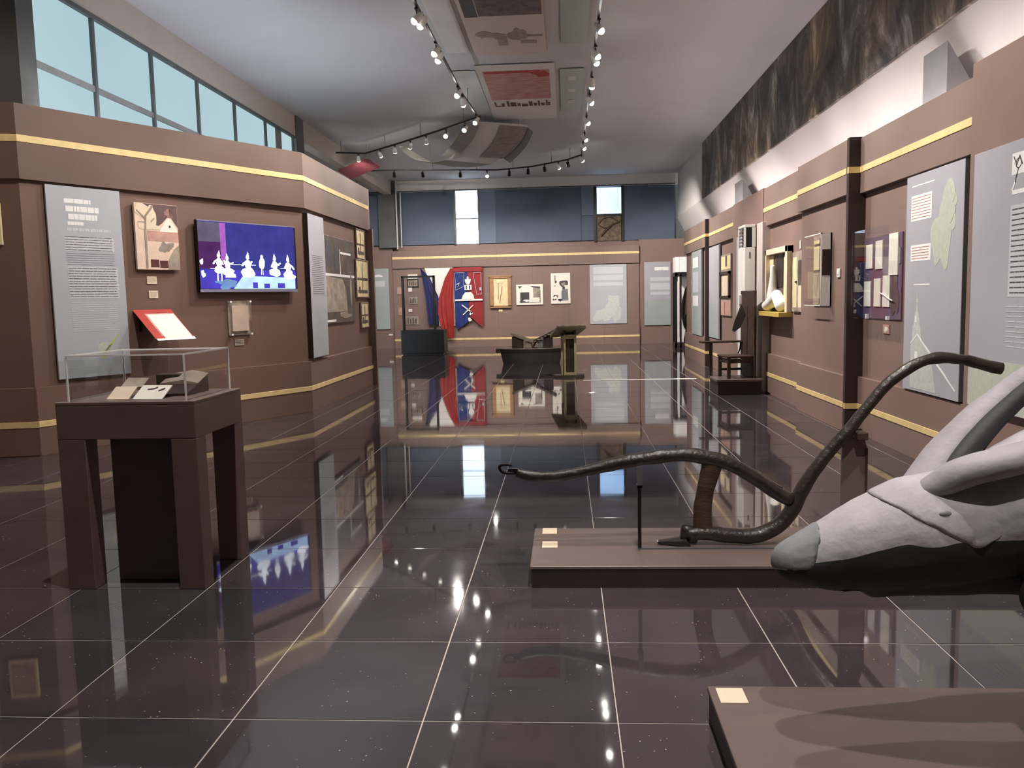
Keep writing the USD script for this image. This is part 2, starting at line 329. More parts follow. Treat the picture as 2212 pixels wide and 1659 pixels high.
for a, b in ((-1.5, 0.0),):   # the short return at the far left that faces the room
    loc, rz = (L2o[0], L2o[1], 0), 12.0
    for nm, m, q in (("wall_panel", bx(a, b, 0, .1, .59, 2.44), "brownL"), ("frieze_panel", bx(a, b + .03, -.05, .1, 2.42, 3.06, .004), "brown2L"), ("plinth_panel", bx(a, b + .03, -.04, .1, 0, .61, .006), "brownL"),
                     ("gold_strip", bx(a, b + .032, -.056, -.04, 2.735, 2.795), "gold"), ("gold_strip", bx(a, b + .03, -.046, -.03, .255, .31), "gold")):
        obj(nm, placed(m, loc, rz), M[q], wl)
obj("end_panel", bx(-3.9, -3.0, 13.12, 13.2, 0, 2.44), M["brown"], wl)
obj("end_frieze", bx(-3.9, -3.05, 13.12, 13.2, 2.44, 3.06), M["brown2"], wl)

wr = struct("wall_right", "right brown display partition with gold strips, set back and forward in bays")
RS = dict(top=2.65, fz0=2.165, s0=2.345, s1=2.40, bz1=.52, b0=.225, b1=.275)
wall_run(wr, "R2.70", 5.70, 7.86, **RS, step=2.4)
wall_run(wr, "R2.60", 7.86, 9.46, **RS, step=1.6, thick=.22)
wall_run(wr, "R2.66", 9.46, 11.30, **RS, step=2.4)
wall_run(wr, "R2.66", 13.20, 15.55, **RS, step=2.4)
wall_run(wr, "R2.60", 15.55, 18.20, **RS, step=1.4, thick=.22)
obj("bay_return", bx(2.548, 2.83, 7.80, 7.86, 0, 2.66, .003), M["darkbrown"], wr)          # end of the forward bay, its unlit face darkened in the colour
obj("gold_strip", bx(2.544, 2.70, 7.795, 7.83, 2.345, 2.40), M["gold"], wr); obj("gold_strip", bx(2.544, 2.70, 7.795, 7.83, .225, .275), M["gold"], wr)
obj("bay_return", bx(2.548, 2.83, 15.49, 15.55, 0, 2.66, .003), M["darkbrown"], wr)  # far bay end, unlit face darkened in the same way
obj("gold_strip", bx(2.544, 2.70, 15.485, 15.52, 2.345, 2.40), M["gold"], wr); obj("gold_strip", bx(2.544, 2.70, 15.485, 15.52, .225, .275), M["gold"], wr)
obj("end_pier", bx(2.59, 2.8, -6.0, 5.62, 0, 2.70, .004), M["brown"], wr)
obj("pier_panel", bx(2.60, 2.8, 11.45, 13.25, 0, 2.66, .004), M["brown"], wr)
obj("pale_pilaster", bx(2.56, 2.8, 11.14, 11.45, 0, 2.22, .004), M["palewall"], wr)
obj("pier_top", bx(2.60, 2.8, 11.28, 11.46, 2.22, 2.66), M["brown"], wr)

wf = struct("wall_far", "far brown display partition with gold strips below the high windows")
wall_run(wf, "F", -4.80, 2.05, top=2.71, fz0=2.225, s0=2.48, s1=2.545, bz1=.55, b0=.20, b1=.255, step=.98)
obj("side_panel", bx(-6.0, -4.80, 23.45, 23.52, 0, 2.82), M["brown"], wf)
obj("side_panel", bx(2.05, 3.60, 23.45, 23.52, 0, 2.86), M["brown"], wf)

# outer walls
ww = struct("wall_west", "outer left wall of beige plaster around the frosted clerestory")
obj("wall_below", bx(-4.97, -4.85, 7.2, 15.0, 0, 2.95), M["beige"], ww); obj("wall_above", bx(-4.97, -4.75, 7.2, 24, 4.262, H), M["beige"], ww)
obj("wall_beyond", bx(-6.2, -6.1, 15.0, 24, 0, H), M["wallwhite"], ww); obj("wall_behind", bx(-5.3, -5.2, -6.0, 7.3, 0, H), M["beige"], ww)
we = struct("wall_east", "outer right wall: white plaster, canted outwards under the dark slab")
obj("upper_wall", bx(3.12, 3.24, 5.0, 23.5, 3.42, H), M["wallwhite"], we)
cant = to_m(trimesh.convex.convex_hull(np.array([(3.10, y, 3.44) for y in (-6, 23.5)] + [(3.62, y, 2.45) for y in (-6, 23.5)] + [(3.24, y, 3.50) for y in (-6, 23.5)] + [(3.74, y, 2.50) for y in (-6, 23.5)])))
obj("canted_wall", mf(cant), M["wallwhite"], we)
obj("lower_wall", bx(3.60, 3.72, -6, 23.5, 0, 2.50), M["wallwhite"], we)
obj("upper_wall", bx(3.12, 3.24, -6, 5.0, 3.42, H), M["wallwhite"], we)
wn = struct("wall_north", "far outer wall, white above the blinds")
obj("wall_above", bx(-6.2, 3.9, 23.55, 23.7, 4.34, H), M["wallwhite"], wn); obj("wall_below", bx(-6.2, 3.9, 23.6, 23.75, 0, 2.86), M["brown"], wn)
ws = struct("wall_south", "wall behind the camera"); obj("wall_back", bx(-6.2, 3.9, -6.2, -6.05, 0, H), M["wallwhite"], ws)

# frosted clerestory on the left: glowing daylight panes, mullions, transom
w1 = struct("window_1", "long frosted clerestory window high on the left, thin dark mullions")
ys = [7.55, 8.57, 9.80, 11.03, 12.28, 13.55, 14.93]
for k in range(6):
    a, b = ys[k], ys[k + 1]
    obj("pane", bx(-4.80, -4.79, a + .02, b - .02, 3.56, 4.245), M["winl"], w1); obj("pane", bx(-4.80, -4.79, a + .02, b - .02, 2.93, 3.50), M["winl"], w1)
for y in ys: obj("mullion", bx(-4.82, -4.755, y - .022, y + .022, 2.9, 4.25), M["dkgray"], w1)
obj("transom", bx(-4.82, -4.765, 7.5, 14.95, 3.50, 3.56), M["midgray"], w1)
obj("head_rail", bx(-4.83, -4.74, 7.5, 15.0, 4.235, 4.275), M["dkgray"], w1); obj("sill", bx(-4.85, -4.74, 7.5, 15.0, 2.90, 2.945), M["dkgray"], w1)
obj("blind_strip", bx(-4.785, -4.775, 14.05, 14.33, 2.95, 4.235), M["midgray"], w1)

# far windows: blue-grey blinds, two open bays
w2 = struct("window_2", "high far window covered with blue-grey blinds, two bright bays left open")
def wpart(name, x0, x1, z0, z1, m, y0=23.56, y1=23.58): return obj(name, bx(x0, x1, y0, y1, z0, z1), M[m], w2)
wpart("blind", -5.50, -5.10, 2.89, 4.36, "blind"); wpart("blind", -4.56, -3.06, 2.88, 4.36, "blind"); wpart("blind", -2.36, -1.9, 2.88, 4.35, "blind2")
wpart("blind", -1.9, .48, 2.88, 4.34, "blind"); wpart("blind", .49, .83, 3.57, 4.34, "blind2"); wpart("blind", .49, .83, 2.88, 3.56, "blind"); wpart("blind", 1.66, 3.04, 2.86, 4.33, "blind")
wpart("open_pane", -3.0, -2.38, 3.58, 4.35, "winf", 23.60, 23.61); wpart("open_pane", -3.0, -2.38, 2.88, 3.56, "winf", 23.60, 23.61)
wpart("open_pane", .92, 1.59, 3.59, 4.31, "winf2", 23.60, 23.61)
for a, b, z0, z1 in ((-3.07, -3.01, 2.86, 4.36), (-2.38, -2.35, 2.86, 4.36), (.83, .91, 2.84, 4.34), (1.59, 1.66, 2.84, 4.34)): wpart("frame_post", a, b, z0, z1, "black" if a > 0 or a < -3 else "midgray", 23.53, 23.6)
wpart("frame_rail", -3.0, -2.38, 3.56, 3.58, "midgray", 23.54, 23.6); wpart("frame_rail", .91, 1.59, 3.53, 3.59, "black", 23.54, 23.6)
wpart("stone_panel", .92, 1.58, 2.86, 3.53, "stonepr", 23.56, 23.62)
obj("stone_rib", [tube([(1.02, 23.55, 2.98), (1.18, 23.54, 3.16), (1.36, 23.55, 3.30), (1.54, 23.55, 3.36)], [.025, .03, .025, .02], 8), tube([(.97, 23.555, 3.28), (1.12, 23.55, 3.20), (1.30, 23.55, 3.22)], [.012, .016, .012], 8),
    tube([(.95, 23.555, 3.30), (1.1, 23.55, 3.47), (1.3, 23.55, 3.50), (1.5, 23.555, 3.38)], [.01, .012, .012, .01], 8)], M["wood"], w2, smooth=True, label="brown branch-like ribs on the stone panel")
obj("cover", bx(-6.2, 3.9, 23.64, 23.66, 2.8, 4.4), M["dkgray"], w2)
wpart("head_rail", -5.5, 3.06, 4.345, 4.375, "dkgray", 23.53, 23.58)

# columns and the slab on the right
c = obj("column", bx(-5.9, -4.74, 7.30, 7.53, 0, H), M["dkgray"]); tag(c, "dark grey column at the upper left corner, before the frosted window", "column", kind="structure")
c = obj("column", bx(-5.1, -4.72, 15.02, 15.42, 0, H, .01), M["dkgray"]); tag(c, "dark grey column at the far end of the frosted window", "column", kind="structure")
c = obj("column", bx(-5.14, -4.66, 23.30, 23.56, 2.8, H, .01), M["dkgray"]); tag(c, "grey column on the far wall left of the blinds", "column", kind="structure")
c = obj("pipe", cat(cyl((-4.62, 23.30, 2.76), (-4.62, 23.30, H - .02), .022), cyl((-4.5, 23.3, 2.8), (-4.5, 23.3, 4.3), .016)), M["wallwhite"], smooth=40); tag(c, "pair of thin white pipes running down beside the far grey column", "pipe", kind="structure")
sl = obj("trim_1", bx(3.075, 3.125, 5.6, 19.15, 3.43, H, .004), M["slab"]); tag(sl, "long dark weathered stone slab high on the right wall under the ceiling", kind="structure")
def fin(y0, y1, lab):
    p = [(x, y, z) for y in (y0, y1) for x, z in ((3.05, 2.2), (3.05, 3.25), (3.54, 2.42), (3.54, 2.2))]
    o = obj("column", trimesh.convex.convex_hull(np.array(p)), M["midgray"]); tag(o, lab, "column", kind="structure")
fin(7.05, 7.50, "grey wedge-topped column behind the near end of the right partition")
fin(14.72, 15.40, "smaller grey wedge-topped column behind the far part of the right partition")
cv = struct("added_trim_2", "row of unseen fill tubes added along the tops of the partitions")
for y in np.arange(-4, 18, 1.5): obj("fill_tube", cyl((2.86, y, 2.56), (2.86, y + 1.3, 2.56), .02, 10), M["cove"], cv)  # tubes added out of sight to brighten the ceiling and white wall
for k in range(2): obj("fill_tube", cyl((-4.55 + .65 * k, 7.65 + 1.12 * k, 2.96), (-3.98 + .65 * k, 8.65 + 1.12 * k, 2.96), .02, 10), M["covel"], cv)
for k in range(2): obj("fill_tube", cyl((-3.35, 9.9 + 1.6 * k, 2.96), (-3.35, 11.4 + 1.6 * k, 2.96), .02, 10), M["covel"], cv)
# ------------------------------------------------------------------ track lights
def track(name, label, pts):
    t = thing(name, label, "track", (0, 0, 0)); pts = [np.array((x, y, 4.40)) for x, y in pts]
    obj("rail", cat(*[bar(p, q, .026, .03) for p, q in zip(pts[:-1], pts[1:])]), M["black"], t)
    for p, q in zip(pts[:-1], pts[1:]):
        L = np.linalg.norm(q - p)
        for s in np.arange(.5, L, 4.8):
            c = p + (q - p) * s / L; obj("hanger", cyl((c[0], c[1], 4.41), (c[0], c[1], H), .006, 8), M["steel"], t)
def bar(p, q, w, h):
    d = (q - p) / np.linalg.norm(q - p); s = np.cross(d, [0, 0, 1.0]) * w / 2; u = np.array([0, 0, h / 2])
    return trimesh.convex.convex_hull(np.array([a + i * s + j * u for a in (p - d * w / 2, q + d * w / 2) for i in (-1, 1) for j in (-1, 1)]))
def lamp(x, y, to, label, group, lit=True, power=SPOT, white=True, cone=38, color=(1.0, .93, .85)):
    t = thing("track_spotlight", label, "spotlight", (x, y, 4.385), 0, group)
    d = np.array(to, float) - np.array((x, y, 4.28)); d /= np.linalg.norm(d); o = np.array((0, 0, -.105))
    obj("adapter", bx(-.018, .018, -.04, .04, -.02, .0, .003), M["black"], t)
    obj("stem", cyl((0, 0, -.02), (0, 0, -.10), .008, 8), M["black"], t)
    hs = obj("housing", cat(cyl(o - d * .07, o + d * .035, .032, 16, .042), cyl(o - d * .085, o - d * .0695, .02, 16)), M["acwhite" if white else "black"], t, smooth=40)
    b = trimesh.creation.icosphere(2, .04 if white else .03); b.apply_translation(o + d * (.035 if white else .012)); obj("bulb", b, M["bulb"], hs, smooth=True)
    if lit: spot_light(fresh(str(t.GetPath()), "light"), o + d * .10, o + d, power, color, cone)
track("ceiling_track", "black lighting track over the left of the gallery, running away from the camera", [(-1.55, -1.0), (-1.50, 13.0), (-1.43, 14.5)])
track("ceiling_track", "slanting black lighting track from the ceiling middle to the far left column", [(-1.40, 14.55), (-2.34, 15.7), (-3.23, 16.7), (-4.11, 17.65), (-4.67, 17.45)])
track("ceiling_track", "long black lighting track along the right of the ceiling prints", [(.44, -1.0), (.41, 18.7)])
track("ceiling_track", "far curved black lighting track before the blue-grey windows", [(.40, 18.75), (.10, 19.3), (-.72, 20.1), (-1.57, 20.45), (-2.6, 20.25), (-3.88, 19.98), (-5.3, 19.9)])
ORD = ["nearest", "second", "third", "fourth", "fifth", "sixth", "seventh", "eighth", "ninth", "tenth", "eleventh", "twelfth"]
G1, G2, G3, G4 = "lamps on the left track", "lamps on the slanting track", "lamps on the right track", "lamps on the far track"
for k, (x, y, to) in enumerate([(-1.52, 9.15, (-4.0, 8.3, 1.6)), (-1.49, 9.30, (-3.5, 9.2, 1.5)), (-1.50, 10.35, (-3.6, 9.0, 1.3)), (-1.50, 10.62, (-3.1, 10.3, 1.5)), (-1.50, 12.45, (-3.1, 10.9, 1.6)), (-1.50, 13.0, (-.75, 16.9, .3)), (-1.44, 14.35, (-3.1, 12.6, 1.5))]):
    lamp(x, y, to, f"glowing white spotlight, {ORD[k]} from the camera on the left ceiling track", G1, power=SPOT * .58)
for k, (x, y, to) in enumerate([(-1.70, 14.95, (-3.1, 12.3, 1.4)), (-2.10, 15.45, (-3.2, 11.8, 1.8)), (-2.55, 15.95, (-3.4, 23.4, 1.4)), (-2.93, 16.38, (-5.2, 23.4, 1.4)), (-3.32, 16.8, (-4.2, 23.4, 1.4)), (-3.70, 17.2, (-3.0, 23.4, 1.2)), (-4.25, 17.61, (-5.2, 23.4, 1.5))]):
    lamp(x, y, to, f"spotlight under the slanting track, {ORD[k]} from its upper right end", G2, power=SPOT * .7, lit=k in (0, 1, 2, 4, 6))
for k, (x, y, to) in enumerate([(.43, 9.75, (2.6, 8.6, 1.5)), (.43, 10.75, (2.66, 9.9, 1.4)), (.43, 11.0, (2.3, 11.2, .7)), (.43, 12.2, (.07, 13.75, .5)), (.43, 13.2, (2.66, 13.6, 1.6)), (.42, 14.7, (2.66, 14.4, 1.5)), (.42, 16.2, (2.6, 15.9, 1.5)), (.41, 17.1, (2.6, 16.8, 1.5)), (.41, 18.6, (2.95, 21.6, 1.4))]):
    lamp(x, y, to, f"bright spotlight, {ORD[k]} from the camera on the right ceiling track", G3, power=SPOT * ((2.0, 2.0, 3.0)[(2, 3, 8).index(k)] if k in (2, 3, 8) else 1.3))
far = [(.12, 19.28, (1.2, 23.4, 1.15), 0, 1), (-.10, 19.5, (.9, 21.0, 2.9), 1, 1), (-.42, 19.83, (.1, 23.4, 1.15), 0, 1), (-.82, 20.15, (-.9, 23.4, 1.15), 0, 1), (-1.28, 20.35, (-1.8, 23.4, 1.4), 0, 1),
       (-1.82, 20.42, (-1.2, 18.0, 1.2), 1, 1), (-2.45, 20.3, (-2.7, 23.4, 1.4), 0, 1), (-3.32, 20.1, (-3.3, 23.4, 1.15), 0, 1), (-3.98, 19.97, (-4.4, 23.4, 1.4), 0, 1)]
for k, (x, y, to, white, lit) in enumerate(far):
    lamp(x, y, to, f"{'glowing' if white else 'black'} spotlight, {ORD[k]} from the right end of the far track", G4, power=SPOT * .62, white=bool(white), lit=bool(lit))
for k, (x, y, to) in enumerate([(-1.51, 7.6, (-4.3, 7.6, 1.6)), (-1.52, 5.6, (-4.9, 6.7, 1.4)), (-1.53, 3.2, (-2.1, 3.9, .9)), (.43, 7.9, (2.7, 7.3, 1.4)), (.43, 6.3, (2.7, 6.2, 1.4)), (.43, 4.9, (2.6, 5.0, 1.4)), (.43, 2.4, (1.1, 2.3, .4)), (.43, 3.9, (1.0, 4.0, .4)), (.43, .9, (1.5, 1.8, .5))]):
    lamp(x, y, to, f"spotlight on the track overhead outside the view, {ORD[k]}", "lamps overhead", power=SPOT * (.6, 1.2, 1.9, 1.2, .95, .95, 1.25, 1.1, 1.3)[k])

# ------------------------------------------------------------------ sheets and prints hung under the ceiling
def sheet(name, label, cat_, x0, x1, y0, y1, m, z=4.50, prints=(), thick=.006, group=None):
    kz = (4.618 - EYE) / (z - EYE); z = 4.618; t = thing(name, label, cat_, ((x0 + x1) / 2 * kz, (y0 + y1) / 2 * kz, z), 0, group); cx, cy = (x0 + x1) / 2, (y0 + y1) / 2
    sh = obj("sheet", bx((x0 - cx) * kz, (x1 - cx) * kz, (y0 - cy) * kz, (y1 - cy) * kz, 0, thick), M[m], t)
    for i in (-1, 1):
        for j in (-1, 1): obj("standoff", cyl((i * (x1 - x0) * .46, j * (y1 - y0) * .46, thick), (i * (x1 - x0) * .46, j * (y1 - y0) * .46, H - z), .006, 8), M["steel"], t)
    for lay, (n, g, q) in enumerate(prints):
        v = flat(g, 0, .0015); a = np.array(v.vertices); v.vertices = np.c_[(a[:, 0] - cx) * kz, (a[:, 2] - cy) * kz, -.0004 - a[:, 1] - .0012 * lay]; v.invert(); obj(n, v, M[q], sh)
    return t
def blob(cx, cy, rx, ry, seed, n=40, rough=.35):
    r = np.random.default_rng(seed); a = np.linspace(0, 2 * math.pi, n, endpoint=False); ph = r.uniform(0, 6.28, 5); w = 1 + rough * sum(np.sin((k + 2) * a + ph[k]) / (k + 2) for k in range(5))
    return Polygon(np.c_[cx + rx * w * np.cos(a), cy + ry * w * np.sin(a)]).buffer(0)
sheet("ceiling_print", "large hanging print with dark mountain photo above two pale sketches, nearest in the ceiling", "print", -1.13, -.19, 7.9, 11.35, "sheetb", prints=[
    ("photo_left", sbox(-1.09, -.94, 7.95, 9.86), "slate"), ("photo_right", sbox(-.93, -.21, 7.95, 9.84), "mountain"),
    ("sketch_arch", unary_union([blob(-.86, 10.55, .16, .16, 3), sbox(-.78, -.66, 10.5, 10.95)]).difference(blob(-.9, 10.72, .12, .1, 5)), "sketch"),
    ("sketch_rocks", unary_union([blob(-.52, 10.55, .1, .24, 8), sbox(-.5, -.3, 10.78, 10.9), sbox(-.42, -.22, 10.58, 10.63)]), "sketch")])
sheet("ceiling_print", "hanging print with red painted scene over a line of dark lettering", "print", -1.20, -.09, 11.85, 15.35, "sheetw", prints=[
    ("red_picture", sbox(-1.12, -.17, 12.15, 13.85), "redscene"), ("red_sky", unary_union([blob(-.3, 12.35, .13, .16, 4), sbox(-1.1, -.3, 12.16, 12.28)]).intersection(sbox(-1.12, -.17, 12.15, 13.8)), "redsky"), ("caption", unary_union([sbox(x, x + w, 14.0 + a, 14.32 + b) for x, w, a, b in
     ((-1.10, .025, 0, 0), (-1.10, .1, .26, 0), (-.99, .05, .1, 0), (-.9, .04, -.05, 0), (-.84, .09, .05, 0), (-.73, .05, .12, 0), (-.66, .1, .16, .03), (-.54, .06, .02, 0), (-.46, .05, .12, 0), (-.39, .03, -.02, .02), (-.34, .06, .14, 0), (-.26, .03, -.05, .02), (-.22, .03, .1, 0))]), "inkred")])
sheet("ceiling_sheet", "pale grey-green sheet left of the red ceiling print", "sheet", -1.58, -1.22, 12.2, 14.6, "greenglass", z=4.53)
sheet("ceiling_sheet", "grey-green sheet with three pale marks right of the red ceiling print", "sheet", -.02, .34, 12.3, 15.0, "greenglass", z=4.53, prints=[("pale_mark", sbox(.1, .21, y, y + .22), "sheetw") for y in (12.7, 13.4, 14.15)])
sheet("ceiling_sheet", "plain pale sheet right of the mountain print at the top of the picture", "sheet", 0.0, .33, 8.0, 11.1, "greenglass", z=4.53)
sheet("ceiling_sheet", "pale sheet left of the mountain print, beside the left lighting track", "sheet", -1.50, -1.20, 7.8, 11.3, "sheetw", z=4.53)
def ribbon(path, wid, n=30, th=.006):
    P = spline(path, n); wid = np.array(wid, float); Wd = np.stack([np.interp(np.linspace(0, len(wid) - 1, n), range(len(wid)), c) for c in wid.T], 1); V = []
    for p, w in zip(P, Wd): V += [p - w / 2, p + w / 2, p + w / 2 + [0, 0, th], p - w / 2 + [0, 0, th]]
    f = []
    for i in range(n - 1):
        for a in range(4): b = (a + 1) % 4; f += [(4 * i + a, 4 * i + b, 4 * i + 4 + b), (4 * i + a, 4 * i + 4 + b, 4 * i + 4 + a)]
    f += [(0, 2, 1), (0, 3, 2)]; e = 4 * (n - 1); f += [(e, e + 1, e + 2), (e, e + 2, e + 3)]
    return trimesh.Trimesh(np.array(V), f, process=False)
t = thing("curled_sheet", "large curled paper sheet with a grey drawing hanging at the far ceiling", "sheet", (0, 0, 0))
obj("sheet", ribbon([(-1.13, 15.6, 4.5), (-1.45, 17.0, 4.36), (-2.0, 18.15, 4.23)], [(1.0, .5, 0), (1.0, .5, 0), (.9, .7, 0)], 20), M["sheetw"], t, smooth=True)
obj("tail", ribbon([(-2.0, 18.15, 4.229), (-2.6, 18.3, 4.22), (-3.05, 17.6, 4.30), (-3.2, 17.0, 4.40)], [(.9, .7, 0), (.5, .8, 0), (.3, .5, 0), (.12, .2, 0)], 20), M["sheetg"], t, smooth=True)
obj("drawing", ribbon([(-.90, 15.85, 4.478), (-1.12, 16.9, 4.368), (-1.5, 17.9, 4.262)], [(.5, .25, 0), (.5, .25, 0), (.45, .3, 0)], 14, .002), mat("grey_drawing", (176, 164, 158), .7, .3, 6, col2=(128, 120, 114)), t, smooth=True)
obj("dark_edge", ribbon([(-.62, 16.1, 4.47), (-.84, 17.2, 4.36), (-1.2, 18.2, 4.25)], [(.14, .05, -.1), (.14, .05, -.1), (.14, .06, -.1)], 14), M["sheetg"], t, smooth=True)
obj("dark_fold", ribbon([(-1.62, 15.4, 4.47), (-1.95, 16.6, 4.36), (-2.4, 17.7, 4.27)], [(.26, .1, -.06), (.26, .1, -.06), (.26, .1, -.06)], 14), M["sheetg"], t, smooth=True)
for p in ((-1.4, 15.6, 4.5), (-.8, 15.9, 4.5), (-2.8, 18.0, 4.23), (-1.7, 17.9, 4.27)): obj("wire", cyl(p, (p[0], p[1], H), .003, 6), M["steel"], t)
t = thing("hanging_card", "maroon rectangular card hanging tilted by the far end of the left partition", "card", (0, 0, 0))
q = np.array([(-4.15, 17.9, 4.34), (-3.98, 18.5, 4.25), (-4.85, 19.3, 4.12), (-5.0, 18.7, 4.22)])
obj("card", trimesh.convex.convex_hull(np.vstack([q, q + [0, 0, .012]])), M["maroon"], t); obj("white_edge", trimesh.convex.convex_hull(np.vstack([q[2:], q[2:] + [-.03, .03, 0], q[2:] + [0, 0, .013], q[2:] + [-.03, .03, .013]])), M["white"], t)
for p in (q[0], q[2]): obj("wire", cyl(p + [0, 0, .01], (p[0], p[1], H), .003, 6), M["steel"], t)

# ------------------------------------------------------------------ wall panels, pictures and screens
def lines(x0, x1, z0, z1, n, fill=.55, seed=0, ragged=.25, gaps=6):
    r = random.Random(seed); g = []; p = (z1 - z0) / n
    for k in range(n):
        z = z1 - (k + .5) * p; end = x1 - (x1 - x0) * (ragged * r.random() if k % 5 == 4 else .03 * r.random()); x = x0
        while x < end - .004:
            w = min(end - x, (x1 - x0) * r.uniform(.5, 1.6) / gaps); g.append(sbox(x, x + w, z - p * fill / 2, z + p * fill / 2)); x += w + (x1 - x0) * .014
    return unary_union(g)
BOARD = {}
def board(t, w, h, m, th=.022, off=.012, name="board", frame=None, fw=.02):
    BOARD[str(t.GetPath())] = obj(name, bx(-w, w, -th - off, -off, 0, h, .002), M[m], t); obj("batten", [bx(-w * .8, w * .8, -off - .001, 0, h * .12, h * .12 + .04), bx(-w * .8, w * .8, -off - .001, 0, h * .85, h * .85 + .04)], M["dkgray"], t)
    if frame:
        y0, y1 = -th - off - .008, -off
        obj("frame", [bx(-w - fw, -w, y0, y1, -fw, h + fw, .003), bx(w, w + fw, y0, y1, -fw, h + fw, .003), bx(-w, w, y0, y1, -fw, 0, .003), bx(-w, w, y0, y1, h, h + fw, .003)], M[frame], t)
    return -th - off
def pr(t, name, shape, q, y, k=1):
    g = list(getattr(shape, "geoms", [shape]))
    for s_ in (g if len(g) <= 8 else [shape]): o = obj(name, flat(s_, y - .0012 * k), M[q], BOARD.get(str(t.GetPath()), t))
    return o

# left partition, facing the room
t, w = on("L2", .20, .90, .66, "info_panel", "tall grey text panel behind the acrylic display case, white heading and two text blocks", "panel"); y = board(t, w, 1.74, "gray")
pr(t, "heading", unary_union([lines(-.19, .06, 1.585, 1.635, 1, .8, 1, 0, 4), lines(-.18, .14, 1.51, 1.57, 1, .85, 2, 0, 7), lines(-.16, .12, 1.44, 1.50, 1, .85, 3, 0, 6), lines(-.17, -.02, 1.39, 1.43, 1, .8, 4, 0, 4)]), "white", y)
pr(t, "subheading", lines(-.18, .24, 1.335, 1.375, 1, .7, 5, 0, 12), "inkw", y)
pr(t, "text_ground", unary_union([sbox(-.21, .26, 1.16, 1.29), sbox(-.20, .28, .73, 1.02)]), "inkw", y); pr(t, "text_block", lines(-.205, .25, 1.16, 1.30, 6, .2, 6, .1, 5), "ink", y, 2)
pr(t, "text_block", lines(-.20, .26, 1.03, 1.15, 6, .16, 7, .1, 3), "inkl", y, 2); pr(t, "text_block", lines(-.195, .27, .735, 1.015, 12, .22, 8, .1, 9), "ink", y, 2); pr(t, "text_block", lines(-.19, .26, .42, .70, 14, .3, 9, .1, 3), "inkw", y)
pr(t, "leaf_print", unary_union([poly((.06, .17), (.10, .17), (.16, .28), (.24, .38), (.18, .33), (.11, .25)), poly((.2, .33), (.27, .42), (.21, .36))]), "green", y); pr(t, "leaf_print", blob(.1, .26, .06, .07, 12), "treepr", y); pr(t, "pale_foot", sbox(-w + .003, w - .003, .003, .17), "graygreen", y)

t, w = on("L2", 1.03, 1.50, 1.665, "painting", "unframed pink and cream picture of trees and a gabled house beside the wall screen", "picture"); y = board(t, w, .645, "skin", .03, .02)
pr(t, "dark_sky", poly((-.04, .46), (0, .42), (.06, .46), (.12, .52), (.16, .52), (.232, .42), (.232, .642), (-.14, .642), (-.06, .6)), "mauve", y); pr(t, "pink_tree", blob(.13, .555, .055, .04, 21), "rose", y)
pr(t, "tree_crown", unary_union([blob(-.16, .57, .07, .06, 22), blob(-.06, .52, .07, .08, 23), blob(-.1, .43, .1, .05, 24)]).intersection(sbox(-.232, .232, .38, .642)), "paper", y, 2)
pr(t, "branch", unary_union([LineString([(-.13, .02), (-.13, .4), (-.12, .52), (-.04, .62)]).buffer(.011), LineString([(-.13, .5), (-.21, .57)]).buffer(.008), LineString([(-.2, .46), (-.13, .46)]).buffer(.005), LineString([(-.03, .5), (-.06, .47)]).buffer(.006)]), "sketch", y, 3)
pr(t, "gable", poly((.03, .39), (.11, .50), (.14, .51), (.225, .40), (.225, .375), (.03, .375)), "paperw", y, 2); pr(t, "gable_window", blob(.14, .43, .01, .014, 2), "inkred", y, 3); pr(t, "cornice", sbox(-.11, .232, .28, .38), "rose", y, 1)
pr(t, "door_shade", unary_union([blob(.07, .22, .05, .06, 30), blob(.14, .24, .04, .03, 31)]), "sketch", y, 1); pr(t, "red_block", unary_union([sbox(-.09, .0, .025, .1), sbox(.01, .1, .02, .09)]), "inkred", y, 2); pr(t, "grey_corner", poly((.232, .003), (.232, .25), (.17, .2), (.11, .1), (.1, .003)), "photolt", y, 1)
for u0, u1, z0, z1, lab in ((1.15, 1.255, 1.525, 1.60, "pale caption card just under the pink painting"), (1.16, 1.26, 1.385, 1.46, "lower cream caption card above the tilted red book board")):
    t, w = on("L2", u0, u1, z0, "caption_card", lab, "label", "caption cards on the left partition"); obj("card", bx(-w, w, -.006, 0, 0, z1 - z0), M["paper"], t); obj("text_block", flat(lines(-w * .8, w * .8, .012, z1 - z0 - .012, 5, .3, 40), -.0065, .0006), M["sketch"], t)
t, w = on("L2", 1.70, 3.02, 1.44, "television", "wall television showing white costumed dancers on a blue stage", "television"); hh = .75
obj("cabinet", bx(-w, w, -.075, -.03, 0, hh, .006), M["screenblk"], t); obj("bracket", bx(-.2, .2, -.03, 0, .2, .55), M["black"], t)
obj("bezel", [bx(-w, w, -.082, -.074, 0, .03), bx(-w, w, -.081, -.074, hh - .012, hh)], M["bezel"], t); obj("side_bezel", [bx(w - .02, w, -.081, -.074, .03, hh - .012), bx(-w, -w + .006, -.081, -.074, .03, hh - .012)], M["screenblk"], t)
sx0, sx1, sz0, sz1 = -w + .006, w - .02, .034, hh - .012; screen = obj("screen", bx(sx0, sx1, -.080, -.0745, sz0, sz1), M["tv_navy"], t)
SX = lambda a: sx0 + (sx1 - sx0) * a
SZ = lambda b: sz0 + (sz1 - sz0) * b
def scr(name, shape, q, k): obj(name, flat(affinity.affine_transform(shape, [sx1 - sx0, 0, 0, sz1 - sz0, sx0, sz0]), -.080 - .0008 * k, .0008), M[q], screen)
scr("stage_curtain", sbox(.0, .25, .3, .72), "tv_plum", 1); scr("curtain_head", sbox(.0, .21, .70, .99), "tv_grey", 2); scr("curtain_edge", sbox(.21, .265, .42, .99), "tv_pink", 2)
